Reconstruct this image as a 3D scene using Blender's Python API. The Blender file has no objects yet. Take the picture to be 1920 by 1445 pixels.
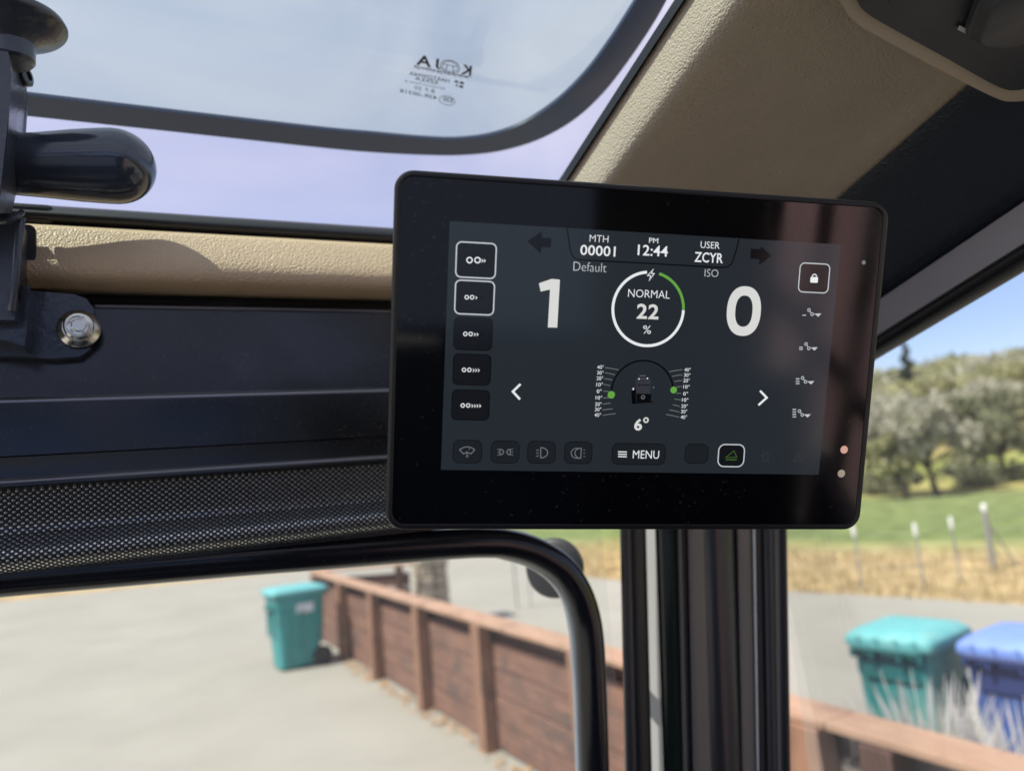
import bpy, bmesh, math, random
from mathutils import Vector, Matrix, noise
R_ = math.radians
sc = bpy.context.scene
COL = sc.collection
random.seed(7)

# ------------------------------------------------------------------ camera, sky, sun, exposure
CAM = Vector((0, 0, 2.05))
YAW, PIT, ROL, FPX = R_(25), R_(7.5), R_(5), 1400.0
FW = Vector((math.sin(YAW) * math.cos(PIT), math.cos(YAW) * math.cos(PIT), math.sin(PIT)))
r0 = Vector((math.cos(YAW), -math.sin(YAW), 0)); u0 = r0.cross(FW)
RT = r0 * math.cos(ROL) - u0 * math.sin(ROL)
UP = r0 * math.sin(ROL) + u0 * math.cos(ROL)
cd = bpy.data.cameras.new('camera'); cam = bpy.data.objects.new('camera', cd); COL.objects.link(cam)
cam.matrix_world = Matrix(((RT.x, UP.x, -FW.x, 0), (RT.y, UP.y, -FW.y, 0), (RT.z, UP.z, -FW.z, CAM.z), (0, 0, 0, 1)))
cd.sensor_width = 36; cd.lens = 36 * FPX / 1920
cd.clip_start = 0.02; cd.clip_end = 2000
cd.dof.use_dof = True; cd.dof.focus_distance = 0.44; cd.dof.aperture_fstop = 5.4
sc.camera = cam

SUN_EL, SUN_AZ = R_(58), R_(-92)
wd = bpy.data.worlds.new("World"); sc.world = wd; wd.use_nodes = True
wn, wl = wd.node_tree.nodes, wd.node_tree.links
bg = wn['Background']; bg.inputs[1].default_value = 0.115
sky = wn.new('ShaderNodeTexSky'); sky.sky_type = 'NISHITA'; sky.sun_disc = False
sky.sun_elevation = SUN_EL; sky.sun_rotation = SUN_AZ; sky.dust_density = .5; sky.air_density = 1.0
tc = wn.new('ShaderNodeTexCoord'); mp = wn.new('ShaderNodeMapping'); mp.inputs['Scale'].default_value = (1.3, 2.2, 3.0)
nz = wn.new('ShaderNodeTexNoise'); nz.inputs['Scale'].default_value = 1.7; nz.inputs['Detail'].default_value = 5
nz.inputs['Distortion'].default_value = .6
cr = wn.new('ShaderNodeMapRange'); cr.inputs[1].default_value = .35; cr.inputs[2].default_value = .75; cr.inputs[3].default_value = 0.5; cr.inputs[4].default_value = 1.0
sx = wn.new('ShaderNodeSeparateXYZ')
hr = wn.new('ShaderNodeMapRange'); hr.inputs[1].default_value = .15; hr.inputs[2].default_value = .5; hr.inputs[3].default_value = .03; hr.inputs[4].default_value = 1
ml = wn.new('ShaderNodeMath'); ml.operation = 'MULTIPLY'
mx = wn.new('ShaderNodeMixRGB'); mx.inputs[2].default_value = (3.95, 3.75, 4.5, 1)   # thin high cloud
wl.new(tc.outputs['Generated'], mp.inputs[0]); wl.new(mp.outputs[0], nz.inputs[0]); wl.new(nz.outputs[0], cr.inputs[0])
wl.new(tc.outputs['Generated'], sx.inputs[0]); wl.new(sx.outputs[2], hr.inputs[0])
wl.new(cr.outputs[0], ml.inputs[0]); wl.new(hr.outputs[0], ml.inputs[1])
wl.new(ml.outputs[0], mx.inputs[0]); tn = wn.new('ShaderNodeMixRGB'); tn.blend_type = 'MULTIPLY'; tn.inputs[0].default_value = 1; tn.inputs[2].default_value = (.68, .66, .80, 1)
wl.new(sky.outputs[0], tn.inputs[1]); wl.new(tn.outputs[0], mx.inputs[1]); wl.new(mx.outputs[0], bg.inputs[0])

sl = bpy.data.lights.new('sun', 'SUN'); sl.energy = 3.6; sl.angle = R_(.5); sl.color = (1, .95, .87)
so = bpy.data.objects.new('sun', sl); COL.objects.link(so)
SV = Vector((math.sin(SUN_AZ) * math.cos(SUN_EL), math.cos(SUN_AZ) * math.cos(SUN_EL), math.sin(SUN_EL)))
so.rotation_euler = SV.to_track_quat('Z', 'Y').to_euler()
so.location = (0, 0, 30)

vs = sc.view_settings; vs.view_transform = 'Standard'; vs.look = 'None'; vs.gamma = 1; vs.exposure = 0.95
sc.cycles.max_bounces = 10; sc.cycles.transparent_max_bounces = 24; sc.cycles.diffuse_bounces = 5
sc.cycles.use_denoising = True
sc.cycles.sample_clamp_indirect = 6

# ------------------------------------------------------------------ pixel rays (photo pixels, 1920 x 1445) -> real points on planes
def ray(px, py): return FW + RT * ((px - 960) / FPX) - UP * ((py - 722.5) / FPX)
def at_y(px, py, Y): v = ray(px, py); return CAM + v * (Y / v.y)
def at_x(px, py, X): v = ray(px, py); return CAM + v * (X / v.x)
def at_z(px, py, Z): v = ray(px, py); return CAM + v * ((Z - CAM.z) / v.z)
def at_p(px, py, P, N): v = ray(px, py); return CAM + v * ((P - CAM).dot(N) / v.dot(N))

# ------------------------------------------------------------------ materials
def nt(name):
    m = bpy.data.materials.new(name); m.use_nodes = True
    return m, m.node_tree.nodes, m.node_tree.links, m.node_tree.nodes['Principled BSDF']
def mat(name, col, rough=.5, metal=0, spec=.5, var=None, vscale=5, bump=None, bscale=100, bdist=.001, coat=0, kind='noise', rvar=0, stretch=None, detail=4, dust=0, stain=None, sscale=3, ior=None):
    m, n, l, p = nt(name)
    p.inputs['Base Color'].default_value = (*col, 1); p.inputs['Roughness'].default_value = rough
    p.inputs['Metallic'].default_value = metal; p.inputs['Specular IOR Level'].default_value = spec
    if coat: p.inputs['Coat Weight'].default_value = coat; p.inputs['Coat Roughness'].default_value = .08
    t = n.new('ShaderNodeTexCoord'); src = t.outputs['Object']
    if stretch:
        mpn = n.new('ShaderNodeMapping'); mpn.inputs['Scale'].default_value = stretch; l.new(src, mpn.inputs[0]); src = mpn.outputs[0]
    if var:
        a = n.new('ShaderNodeTexNoise'); a.inputs['Scale'].default_value = vscale; a.inputs['Detail'].default_value = detail + 2
        a.inputs['Roughness'].default_value = .6
        r = n.new('ShaderNodeMapRange'); r.inputs[1].default_value = .32; r.inputs[2].default_value = .68
        x = n.new('ShaderNodeMixRGB'); x.inputs[1].default_value = (*col, 1); x.inputs[2].default_value = (*var, 1)
        l.new(src, a.inputs[0]); l.new(a.outputs[0], r.inputs[0]); l.new(r.outputs[0], x.inputs[0]); l.new(x.outputs[0], p.inputs['Base Color'])
    if ior: p.inputs['IOR'].default_value = ior
    def over(fac_out, c_):
        x_ = n.new('ShaderNodeMixRGB'); x_.inputs[2].default_value = (*c_, 1); l.new(fac_out, x_.inputs[0])
        k_ = p.inputs['Base Color']
        if k_.is_linked: l.new(k_.links[0].from_socket, x_.inputs[1])
        else: x_.inputs[1].default_value = k_.default_value
        l.new(x_.outputs[0], k_)
    if stain:
        a_ = n.new('ShaderNodeTexNoise'); a_.inputs['Scale'].default_value = sscale; a_.inputs['Detail'].default_value = 7; a_.inputs['Roughness'].default_value = .65; a_.inputs['Distortion'].default_value = .8
        r_ = n.new('ShaderNodeMapRange'); r_.inputs[1].default_value = .53; r_.inputs[2].default_value = .66; l.new(t.outputs['Object'], a_.inputs[0]); l.new(a_.outputs[0], r_.inputs[0]); over(r_.outputs[0], stain)
    if dust:
        a_ = n.new('ShaderNodeTexNoise'); a_.inputs['Scale'].default_value = 420; a_.inputs['Detail'].default_value = 1
        b_ = n.new('ShaderNodeTexNoise'); b_.inputs['Scale'].default_value = 9; b_.inputs['Detail'].default_value = 4
        m_ = n.new('ShaderNodeMath'); m_.operation = 'MULTIPLY_ADD'; m_.inputs[1].default_value = .45
        r_ = n.new('ShaderNodeMapRange'); r_.inputs[1].default_value = .93; r_.inputs[2].default_value = 1.0; r_.inputs[4].default_value = dust
        for q_ in (a_, b_): l.new(t.outputs['Object'], q_.inputs[0])
        l.new(b_.outputs[0], m_.inputs[0]); l.new(a_.outputs[0], m_.inputs[2]); l.new(m_.outputs[0], r_.inputs[0]); over(r_.outputs[0], (.2, .19, .18))
    if rvar:
        a2 = n.new('ShaderNodeTexNoise'); a2.inputs['Scale'].default_value = 14; a2.inputs['Detail'].default_value = 6
        r2 = n.new('ShaderNodeMapRange'); r2.inputs[1].default_value = .35; r2.inputs[2].default_value = .7
        r2.inputs[3].default_value = rough; r2.inputs[4].default_value = rough + rvar
        l.new(src, a2.inputs[0]); l.new(a2.outputs[0], r2.inputs[0]); l.new(r2.outputs[0], p.inputs['Roughness'])
    if bump:
        b = n.new('ShaderNodeBump'); b.inputs['Strength'].default_value = bump; b.inputs['Distance'].default_value = bdist
        if kind == 'grain':
            v = n.new('ShaderNodeTexVoronoi'); v.feature = 'SMOOTH_F1'; v.inputs['Scale'].default_value = bscale; v.inputs['Smoothness'].default_value = .5
            w = n.new('ShaderNodeTexNoise'); w.inputs['Scale'].default_value = bscale * .6; w.inputs['Detail'].default_value = 2
            wm = n.new('ShaderNodeMixRGB'); wm.blend_type = 'LINEAR_LIGHT'; wm.inputs[0].default_value = .0012
            l.new(src, w.inputs[0]); l.new(src, wm.inputs[1]); l.new(w.outputs['Color'], wm.inputs[2]); l.new(wm.outputs[0], v.inputs[0])
            b.invert = True; l.new(v.outputs['Distance'], b.inputs['Height'])
        else:
            v = n.new('ShaderNodeTexNoise'); v.inputs['Scale'].default_value = bscale; v.inputs['Detail'].default_value = detail
            l.new(src, v.inputs[0]); l.new(v.outputs[0], b.inputs['Height'])
        l.new(b.outputs[0], p.inputs['Normal'])
    return m
def glass(name, tint, refl=1.0, film=0.0):
    m, n, l, p = nt(name); n.remove(p)
    o = n['Material Output']; t = n.new('ShaderNodeBsdfTransparent'); t.inputs[0].default_value = (*tint, 1)
    g = n.new('ShaderNodeBsdfGlossy'); g.inputs['Roughness'].default_value = .01
    f = n.new('ShaderNodeFresnel'); f.inputs[0].default_value = 1.45
    k = n.new('ShaderNodeMath'); k.operation = 'MULTIPLY'; k.inputs[1].default_value = refl
    x = n.new('ShaderNodeMixShader'); l.new(f.outputs[0], k.inputs[0]); l.new(k.outputs[0], x.inputs[0]); l.new(t.outputs[0], x.inputs[1]); l.new(g.outputs[0], x.inputs[2])
    last = x
    if film:        # dust film and wiping smears
        tr = n.new('ShaderNodeBsdfTranslucent'); tr.inputs[0].default_value = (.8, .8, .78, 1)
        c_ = n.new('ShaderNodeTexCoord'); mp_ = n.new('ShaderNodeMapping'); mp_.inputs['Scale'].default_value = (2, 2, 9); mp_.inputs['Rotation'].default_value = (.3, .5, .2)
        nn = n.new('ShaderNodeTexNoise'); nn.inputs['Scale'].default_value = 3; nn.inputs['Detail'].default_value = 8; nn.inputs['Roughness'].default_value = .7
        mr = n.new('ShaderNodeMapRange'); mr.inputs[1].default_value = .3; mr.inputs[2].default_value = .75; mr.inputs[3].default_value = film * .6; mr.inputs[4].default_value = film * 1.5
        l.new(c_.outputs['Object'], mp_.inputs[0]); l.new(mp_.outputs[0], nn.inputs[0]); l.new(nn.outputs[0], mr.inputs[0])
        last = n.new('ShaderNodeMixShader'); l.new(mr.outputs[0], last.inputs[0]); l.new(x.outputs[0], last.inputs[1]); l.new(tr.outputs[0], last.inputs[2])
    l.new(last.outputs[0], o.inputs[0]); return m
def screen(name, col, e, rough=.12):
    m, n, l, p = nt(name)
    p.inputs['Base Color'].default_value = (0.003, .003, .004, 1); p.inputs['Roughness'].default_value = rough; p.inputs['IOR'].default_value = 1.65
    p.inputs['Emission Color'].default_value = (*col, 1); p.inputs['Emission Strength'].default_value = e
    return m

M = {}
M['black_gloss'] = mat('black_gloss', (.016, .018, .024), .22, rvar=.12, bump=.25, bscale=900, bdist=.0002)
M['black_paint'] = mat('black_paint', (.0135, .014, .0165), .18, rvar=.16, bump=.2, bscale=700, bdist=.0002, dust=.16, ior=1.65)
M['black_panel'] = mat('black_panel', (.02, .023, .033), .42, rvar=.12, bump=.3, bscale=500, bdist=.0002, dust=.1)
M['glint_metal'] = mat('glint_metal', (.30, .30, .33), .28, .8, rvar=.2)  # pale metal standing in for highlights on the header folds
M['console'] = mat('console', (.012, .0145, .022), .42, rvar=.1, bump=.3, bscale=500, bdist=.0002)
M['rubber'] = mat('rubber', (.010, .0105, .013), .4, rvar=.12, bump=.3, bscale=300, bdist=.0003, dust=.12)
M['seal_tube'] = mat('seal_tube', (.010, .011, .015), .14, rvar=.14, dust=.12)
M['beige'] = mat('beige', (.58, .42, .275), .45, bump=.7, bscale=640, bdist=.0009, kind='grain', var=(.53, .38, .245), vscale=9)
M['beige_smooth'] = mat('beige_smooth', (.46, .375, .27), .5, bump=.3, bscale=500, bdist=.0003, kind='grain')
M['liner'] = mat('liner', (.49, .40, .30), .34, bump=.65, bscale=620, bdist=.0011, kind='grain', rvar=.16, var=(.40, .33, .25), vscale=7)
M['leatherette'] = mat('leatherette', (.016, .021, .034), .36, bump=.45, bscale=420, bdist=.0008, kind='grain')
M['taupe'] = mat('taupe', (.15, .135, .12), .3, rvar=.1)
M['rail_grey'] = mat('rail_grey', (.42, .39, .40), .35, rvar=.1, bump=.2, bscale=500, bdist=.0003)
M['jamb_grey'] = mat('jamb_grey', (.26, .265, .25), .4)
M['jamb'] = mat('jamb', (.78, .80, .74), .4)
M['pillar_dark'] = mat('pillar_dark', (.03, .03, .034), .2, rvar=.1)
M['pillar_green'] = mat('pillar_green', (.02, .032, .026), .15)
M['rubber_grey'] = mat('rubber_grey', (.03, .031, .036), .32, rvar=.1)
M['knob'] = mat('knob', (.06, .06, .065), .5, bump=.2, bscale=600, bdist=.0003)
M['white_mark'] = mat('white_mark', (.6, .6, .58), .5)
M['zinc'] = mat('zinc', (.75, .74, .66), .22, 1, rvar=.2, bump=.3, bscale=300, bdist=.0004)
M['latch_paint'] = mat('latch_paint', (.032, .038, .055), .18, rvar=.25, bump=.4, bscale=260, bdist=.0006, dust=.35, ior=1.7)
M['grip'] = mat('grip', (.038, .045, .065), .12, rvar=.2, bump=.3, bscale=120, bdist=.0006, dust=.4, ior=1.7)
M['hatch_glass'] = glass('hatch_glass', (.71, .84, .79), .10, .03)
M['pane'] = glass('pane', (.95, .975, .96), .16, .06)
M['rear_pane'] = glass('rear_pane', (.26, .33, .50), .5)
M['frit'] = mat('frit', (.022, .038, .085), .2)
M['print'] = mat('print', (.03, .035, .045), .6)
M['mon_body'] = mat('mon_body', (.012, .012, .014), .38, bump=.3, bscale=1500, bdist=.0002)
M['mon_glass'] = mat('mon_glass', (.003, .0033, .0045), .05, rvar=.05, ior=1.65, dust=.12)
M['speck'] = mat('speck', (.16, .16, .17), .8)
M['dot_warm'] = screen('dot_warm', (.75, .42, .33), .42)
M['dot_dim'] = screen('dot_dim', (.42, .36, .28), .4)
M['ui_bg'] = screen('ui_bg', (.50, .66, .84), .0175)
M['ui_btn_low'] = screen('ui_btn_low', (.5, .62, .78), .0115)
M['ui_white'] = screen('ui_white', (.95, .97, 1), .44)
M['ui_big'] = screen('ui_big', (.97, .98, .95), .36)
M['ui_grey'] = screen('ui_grey', (.8, .85, .9), .33)
M['ui_dim'] = screen('ui_dim', (.7, .75, .8), .12)
M['ui_faint'] = screen('ui_faint', (.6, .75, .7), .03)
M['ui_btn'] = screen('ui_btn', (.5, .6, .78), .006)
M['ui_dark'] = screen('ui_dark', (.4, .45, .6), .003)
M['ui_black'] = screen('ui_black', (.4, .45, .6), .0015)
M['ui_green'] = screen('ui_green', (.22, .62, .10), .30)
M['ui_dgreen'] = screen('ui_dgreen', (.22, .5, .10), .10)
M['ui_violet'] = screen('ui_violet', (.5, .45, .8), .07)
M['ui_car'] = screen('ui_car', (.6, .6, .8), .03)

# roller blind: perforated vinyl, dots laid out in the sheet's own UVs (metres)
def dots_mat():
    m, n, l, p = nt('perforated_vinyl')
    p.inputs['Roughness'].default_value = .42
    uv = n.new('ShaderNodeUVMap'); uv.uv_map = 'uv'; pitch = .0048
    def lattice(ox, oy):
        a = n.new('ShaderNodeMapping'); a.inputs['Location'].default_value = (ox, oy, 0); a.inputs['Scale'].default_value = (1 / pitch, 1 / (pitch * .86), 1)
        l.new(uv.outputs[0], a.inputs[0])
        f = n.new('ShaderNodeVectorMath'); f.operation = 'FRACTION'; l.new(a.outputs[0], f.inputs[0])
        s = n.new('ShaderNodeVectorMath'); s.operation = 'SUBTRACT'; s.inputs[1].default_value = (.5, .5, 0); l.new(f.outputs[0], s.inputs[0])
        k = n.new('ShaderNodeVectorMath'); k.operation = 'LENGTH'; l.new(s.outputs[0], k.inputs[0]); return k.outputs['Value']
    mn = n.new('ShaderNodeMath'); mn.operation = 'MINIMUM'; l.new(lattice(0, 0), mn.inputs[0]); l.new(lattice(.5, .5), mn.inputs[1])
    r = n.new('ShaderNodeMapRange'); r.inputs[1].default_value = .13; r.inputs[2].default_value = .21; r.inputs[3].default_value = 1; r.inputs[4].default_value = 0
    l.new(mn.outputs[0], r.inputs[0])
    x = n.new('ShaderNodeMixRGB'); x.inputs[1].default_value = (.012, .014, .018, 1); x.inputs[2].default_value = (.9, .9, .9, 1); l.new(r.outputs[0], x.inputs[0])
    l.new(x.outputs[0], p.inputs['Base Color']); mt = n.new('ShaderNodeMath'); mt.operation = 'MULTIPLY'; mt.inputs[1].default_value = 1; l.new(r.outputs[0], mt.inputs[0]); l.new(mt.outputs[0], p.inputs['Metallic'])
    q = n.new('ShaderNodeMapRange'); q.inputs[3].default_value = .45; q.inputs[4].default_value = .16; l.new(r.outputs[0], q.inputs[0]); l.new(q.outputs[0], p.inputs['Roughness'])
    b = n.new('ShaderNodeBump'); b.inputs['Strength'].default_value = .5; b.inputs['Distance'].default_value = .0006; b.invert = True
    l.new(r.outputs[0], b.inputs['Height']); l.new(b.outputs[0], p.inputs['Normal'])
    return m
M['blind'] = dots_mat()

# ------------------------------------------------------------------ mesh builder
class MB:
    def __init__(s): s.v = []; s.f = []; s.m = []; s.uv = {}; s.mats = []
    def mi(s, m):
        if m not in s.mats: s.mats.append(m)
        return s.mats.index(m)
    def add(s, vs, fs, m):
        o = len(s.v); i = s.mi(m); s.v += [Vector(v) for v in vs]
        for f in fs: s.f.append([o + k for k in f]); s.m.append(i)
        return o
    def box(s, c, d, m, rot=None):
        c = Vector(c); vs = []
        for x in (-.5, .5):
            for y in (-.5, .5):
                for z in (-.5, .5):
                    q = Vector((x * d[0], y * d[1], z * d[2])); vs.append(c + (rot @ q if rot else q))
        s.add(vs, [(0, 1, 3, 2), (4, 6, 7, 5), (0, 4, 5, 1), (2, 3, 7, 6), (0, 2, 6, 4), (1, 5, 7, 3)], m)
    def sweep(s, a, b, m, caps=True, uv=False, closed=True):
        """skin between two equal rings of points"""
        n = len(a); fs = [(i, (i + 1) % n, n + (i + 1) % n, n + i) for i in range(n if closed else n - 1)]
        o = s.add(list(a) + list(b), fs, m)
        if uv:
            L = [0]
            for i in range(1, n): L.append(L[-1] + (Vector(a[i]) - Vector(a[i - 1])).length)
            for i in range(n):
                s.uv[o + i] = (Vector(a[i]).x, L[i]); s.uv[o + n + i] = (Vector(b[i]).x, L[i])
        if caps and closed: s.add(a, [list(range(n))[::-1]], m); s.add(b, [list(range(n))], m)
    def loft(s, rings, m, caps=True):
        n = len(rings[0]); vs = [p for r in rings for p in r]; fs = []
        for k in range(len(rings) - 1):
            for i in range(n): fs.append((k * n + i, k * n + (i + 1) % n, (k + 1) * n + (i + 1) % n, (k + 1) * n + i))
        if caps: fs.append(list(range(n))[::-1]); fs.append([(len(rings) - 1) * n + i for i in range(n)])
        s.add(vs, fs, m)
    def tube(s, path, rad, m, n=14, caps=True):
        path = [Vector(p) for p in path]; rings = []; up = None
        for i, p in enumerate(path):
            t = (path[min(i + 1, len(path) - 1)] - path[max(i - 1, 0)]).normalized()
            if up is None: up = t.orthogonal().normalized()
            up = (up - t * up.dot(t)).normalized(); w = t.cross(up)
            r = rad[i] if isinstance(rad, (list, tuple)) else rad
            rings.append([p + (up * math.cos(2 * math.pi * k / n) + w * math.sin(2 * math.pi * k / n)) * r for k in range(n)])
        s.loft(rings, m, caps)
    def lathe(s, prof, o, ax, m, n=32, lob=None):
        o = Vector(o); ax = Vector(ax).normalized(); u = ax.orthogonal().normalized(); w = ax.cross(u)
        s.loft([[o + ax * h + (u * math.cos(2 * math.pi * k / n) + w * math.sin(2 * math.pi * k / n)) * (r * (1 + (lob(k / n) if lob else 0))) for k in range(n)] for r, h in prof], m)
    def prism(s, poly, vec, m):
        a = [Vector(p) for p in poly]; s.sweep(a, [p + Vector(vec) for p in a], m)
    def build(s, name, parent=None, origin=(0, 0, 0), smooth=True, bevel=0, seg=2, ang=35):
        me = bpy.data.meshes.new(name); og = Vector(origin)
        me.from_pydata([tuple(v - og) for v in s.v], [], s.f)
        for m in s.mats: me.materials.append(m)
        me.polygons.foreach_set('material_index', s.m)
        if s.uv:
            ul = me.uv_layers.new(name='uv')
            for lp in me.loops: ul.data[lp.index].uv = s.uv.get(lp.vertex_index, (0, 0))
        bm = bmesh.new(); bm.from_mesh(me); bmesh.ops.recalc_face_normals(bm, faces=bm.faces); bm.to_mesh(me); bm.free()
        if smooth:
            me.polygons.foreach_set('use_smooth', [True] * len(me.polygons)); me.set_sharp_from_angle(angle=R_(ang))
        me.update(); ob = bpy.data.objects.new(name, me); COL.objects.link(ob)
        if parent: ob.parent = parent
        if bevel:
            bv = ob.modifiers.new('bevel', 'BEVEL'); bv.width = bevel; bv.segments = seg; bv.limit_method = 'ANGLE'; bv.angle_limit = R_(40)
        return ob
def tag(o, label=None, cat=None, group=None, kind=None):
    for k, v in (('label', label), ('category', cat), ('group', group), ('kind', kind)):
        if v: o[k] = v
    return o
def root(name, loc, label, cat, group=None, rz=0):
    o = bpy.data.objects.new(name, None); COL.objects.link(o); o.location = loc; o.rotation_euler.z = rz; o.empty_display_size = .1
    return tag(o, label, cat, group)
def rrect(w, h, r, n=8, cx=0, cy=0):
    pts = []
    for sx_, sy_, a0 in ((1, 1, 0), (-1, 1, 90), (-1, -1, 180), (1, -1, 270)):
        for k in range(n + 1):
            a = R_(a0 + 90 * k / n); pts.append((cx + sx_ * (w / 2 - r) + r * math.cos(a), cy + sy_ * (h / 2 - r) + r * math.sin(a)))
    return pts
def bez(p, n=24):
    """Catmull-Rom through 2-D or 3-D points"""
    p = [Vector(q) for q in p]; out = []
    for i in range(len(p) - 1):
        a, b, c, d = p[max(i - 1, 0)], p[i], p[i + 1], p[min(i + 2, len(p) - 1)]
        for k in range(n):
            t = k / n; out.append(.5 * ((2 * b) + (c - a) * t + (2 * a - 5 * b + 4 * c - d) * t * t + (3 * b - a - 3 * c + d) * t ** 3))
    out.append(p[-1]); return out

# ================================================================== THE CAB
CABO = Vector((0, 0.1, 0.55))
cab = root('loader_cab', CABO, 'dark loader cab interior with beige roof trim, glass roof hatch and black header', 'vehicle cab')
def part(mb, name, parent=None, **k): return mb.build(name, parent or cab, CABO, **k)

# --- header across the front, profile taken straight ahead, extruded along X
PX = 365
def prof(rows): return [at_y(PX, r, y) for r, y in rows]
def xrun(mb, pts, x0, x1, m, uv=False, closed=True, caps=True):
    mb.sweep([Vector((x0, p.y, p.z)) for p in pts], [Vector((x1, p.y, p.z)) for p in pts], m, uv=uv, closed=closed, caps=caps)
def smooth_rows(rows, n=5): return [tuple(v) for v in bez([(a, b) for a, b in rows], n)]
mb = MB()
tp_ = prof(smooth_rows([(437, .602), (437.5, .590), (440, .5815), (446, .578), (470, .5715), (495, .5665), (514, .566), (530, .570), (545, .5805), (552, .592), (553, .605)], 4))
tp_ += [Vector((0, .64, tp_[-1].z)), Vector((0, .64, tp_[0].z))]
xrun(mb, tp_, at_y(40, 500, .57).x, .305, M['beige'])
xrun(mb, tp_, -.75, at_y(-25, 500, .57).x, M['beige']); trim = part(mb, 'header_trim')
# slot in the trim's left end
mb = MB(); c0 = at_y(52, 456, .566)
poly = [Vector((c0.x + x, c0.y, c0.z + z)) for x, z in rrect(.0092, .026, .0044)]
mb.prism(poly, (0, .004, 0), M['rubber']); part(mb, 'trim_slot', trim)
mb = MB()
sp = prof(smooth_rows([(441, .612), (433, .5965), (420, .592), (411, .594), (405, .600), (403, .612)], 4))
xrun(mb, sp, -.75, .31, M['rubber']); part(mb, 'roof_seal')
mb = MB(); e = at_y(100, 398, .592)
mb.box((e.x - .045, .603, e.z - .001), (.09, .02, .016), M['rubber']); part(mb, 'seal_end', bevel=.004)

mb = MB()
pr = prof([(556, .607), (570, .607), (571.5, .600), (573, .5945), (574, .5935), (580, .5930), (582, .5928), (733, .5905), (736, .5904), (737, .5902), (745, .5885), (746, .5884), (832, .5872), (836, .5872), (837.5, .5888), (838.7, .5876),
           (858, .5882), (874, .5878), (876, .5876), (884, .5857), (888, .5856), (892, .590), (895, .602), (896, .606)])
pr += [Vector((0, .66, pr[-1].z)), Vector((0, .66, pr[0].z))]
xrun(mb, pr, -.8, .43, M['black_paint']); header = part(mb, 'header_panel', ang=10)
for ra, rb, ya, yb in ((573.5, 579.5, .5932, .5926), (737.5, 744.5, .5899, .5882), (877, 882.5, .5871, .5858)):  # added strips that draw bright highlight lines along the folds
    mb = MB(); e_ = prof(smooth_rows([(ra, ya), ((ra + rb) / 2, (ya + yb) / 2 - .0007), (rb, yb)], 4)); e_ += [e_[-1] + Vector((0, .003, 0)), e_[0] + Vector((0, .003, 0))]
    xrun(mb, e_, at_y(178 if ra < 600 else -400, ra, .59).x, .42, M['glint_metal']); part(mb, 'edge_glint', header, ang=60)
# roller blind
mb = MB()
br = prof(smooth_rows([(892, .600), (920, .603), (950, .6066), (966, .6068), (973, .6052), (986, .6015), (1000, .5975), (1008, .5965), (1018, .5975), (1028, .602), (1036, .607)], 5))
xrun(mb, br, -.8, .40, M['blind'], uv=True, closed=False)
part(mb, 'roller_blind', ang=80)
mb = MB()
bk = prof([(894, .609), (1042, .609)]); bk += [p + Vector((0, .012, 0)) for p in bk[::-1]]
xrun(mb, bk, -.8, .40, M['black_gloss']); part(mb, 'blind_backing')

# --- tubular window frame, its pale inner bead, glass
TY = .622
tpx = [(-1500, 1212), (-260, 1108), (0, 1083), (200, 1067), (440, 1048), (600, 1037), (748, 1026), (850, 1019), (905, 1017), (955, 1020), (1008, 1036), (1054, 1066), (1082, 1106), (1098, 1150), (1106, 1200), (1110, 1280), (1115, 1445), (1121, 1700), (1128, 2100)]
path = bez([at_y(x, y, TY) for x, y in tpx], 8)
mb = MB(); mb.tube(path, .0131, M['seal_tube'], 20)
frame = part(mb, 'window_frame')
mb = MB()
ip = [(-1500, 1258), (-260, 1142), (0, 1116), (440, 1078), (748, 1054), (905, 1044), (950, 1048), (992, 1060), (1033, 1087), (1060, 1126), (1073, 1180), (1078, 1240), (1082, 1300), (1087, 1445), (1094, 1700), (1102, 2100)]
mb.tube(bez([at_y(x, y, TY + .010) for x, y in ip], 8), [.0006] * 41 + [.0006 + .0034 * min(1, k / 34) for k in range(14 * 8 + 1 - 33)], M['jamb'], 8)
part(mb, 'glazing_bead')
# round black fitting outside the corner
mb = MB(); c = at_y(1040, 1064, .72)
ax = (CAM - c).normalized() + Vector((-.25, 0, .1)); mb.lathe([(.0255, -.012), (.030, -.009), (.0312, 0), (.029, .004), (.024, .006), (.0, .0062)], c, ax, M['rubber'], 40)
mb.tube([c - ax.normalized() * .004, at_y(1062, 1075, .66), at_y(1070, 1085, .625)], .008, M['black_gloss'], 10)
part(mb, 'round_fitting')
mb = MB()
zt, zb = at_y(PX, 1030, .626).z, 1.0
mb.add([(-.9, .626, zb), (.372, .626, zb), (.372, .626, zt), (-.9, .626, zt)], [(0, 1, 2, 3)], M['pane'])
part(mb, 'windscreen', smooth=False)

# --- front right pillar: upright strips, each a rounded extrusion
def strip(mb, a, b, ya, yb, m, bulge=.003, back=.03, n=8):
    """a=(px at y=1000, px at y=1445) left edge, b right edge"""
    rings = []
    P = []
    for (t, u, Y) in ((a[0], a[1], ya), (b[0], b[1], yb)):
        p, q = at_y(t, 1000, Y), at_y(u, 1445, Y); d = (p - q) / (p.z - q.z)
        P.append((q + d * (1.15 - q.z), q + d * (2.17 - q.z)))
    for k in (0, 1):
        A, B = P[0][k], P[1][k]; w = B - A; nrm = Vector((w.y, -w.x, 0)).normalized()
        if nrm.dot(CAM - A) < 0: nrm = -nrm
        nrm.z = 0
        ring = [A + w * (i / n) + nrm * bulge * math.sqrt(max(0, 1 - (2 * i / n - 1) ** 2)) for i in range(n + 1)]
        vb, va = (B - CAM), (A - CAM); vb.z = va.z = 0
        ring += [B + vb.normalized() * back, A + va.normalized() * back]
        rings.append(ring)
    mb.sweep(rings[0], rings[1], m)
mb = MB()
strip(mb, (1163.5, 1174), (1169, 1178), .632, .628, M['rubber'], .001)
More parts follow.
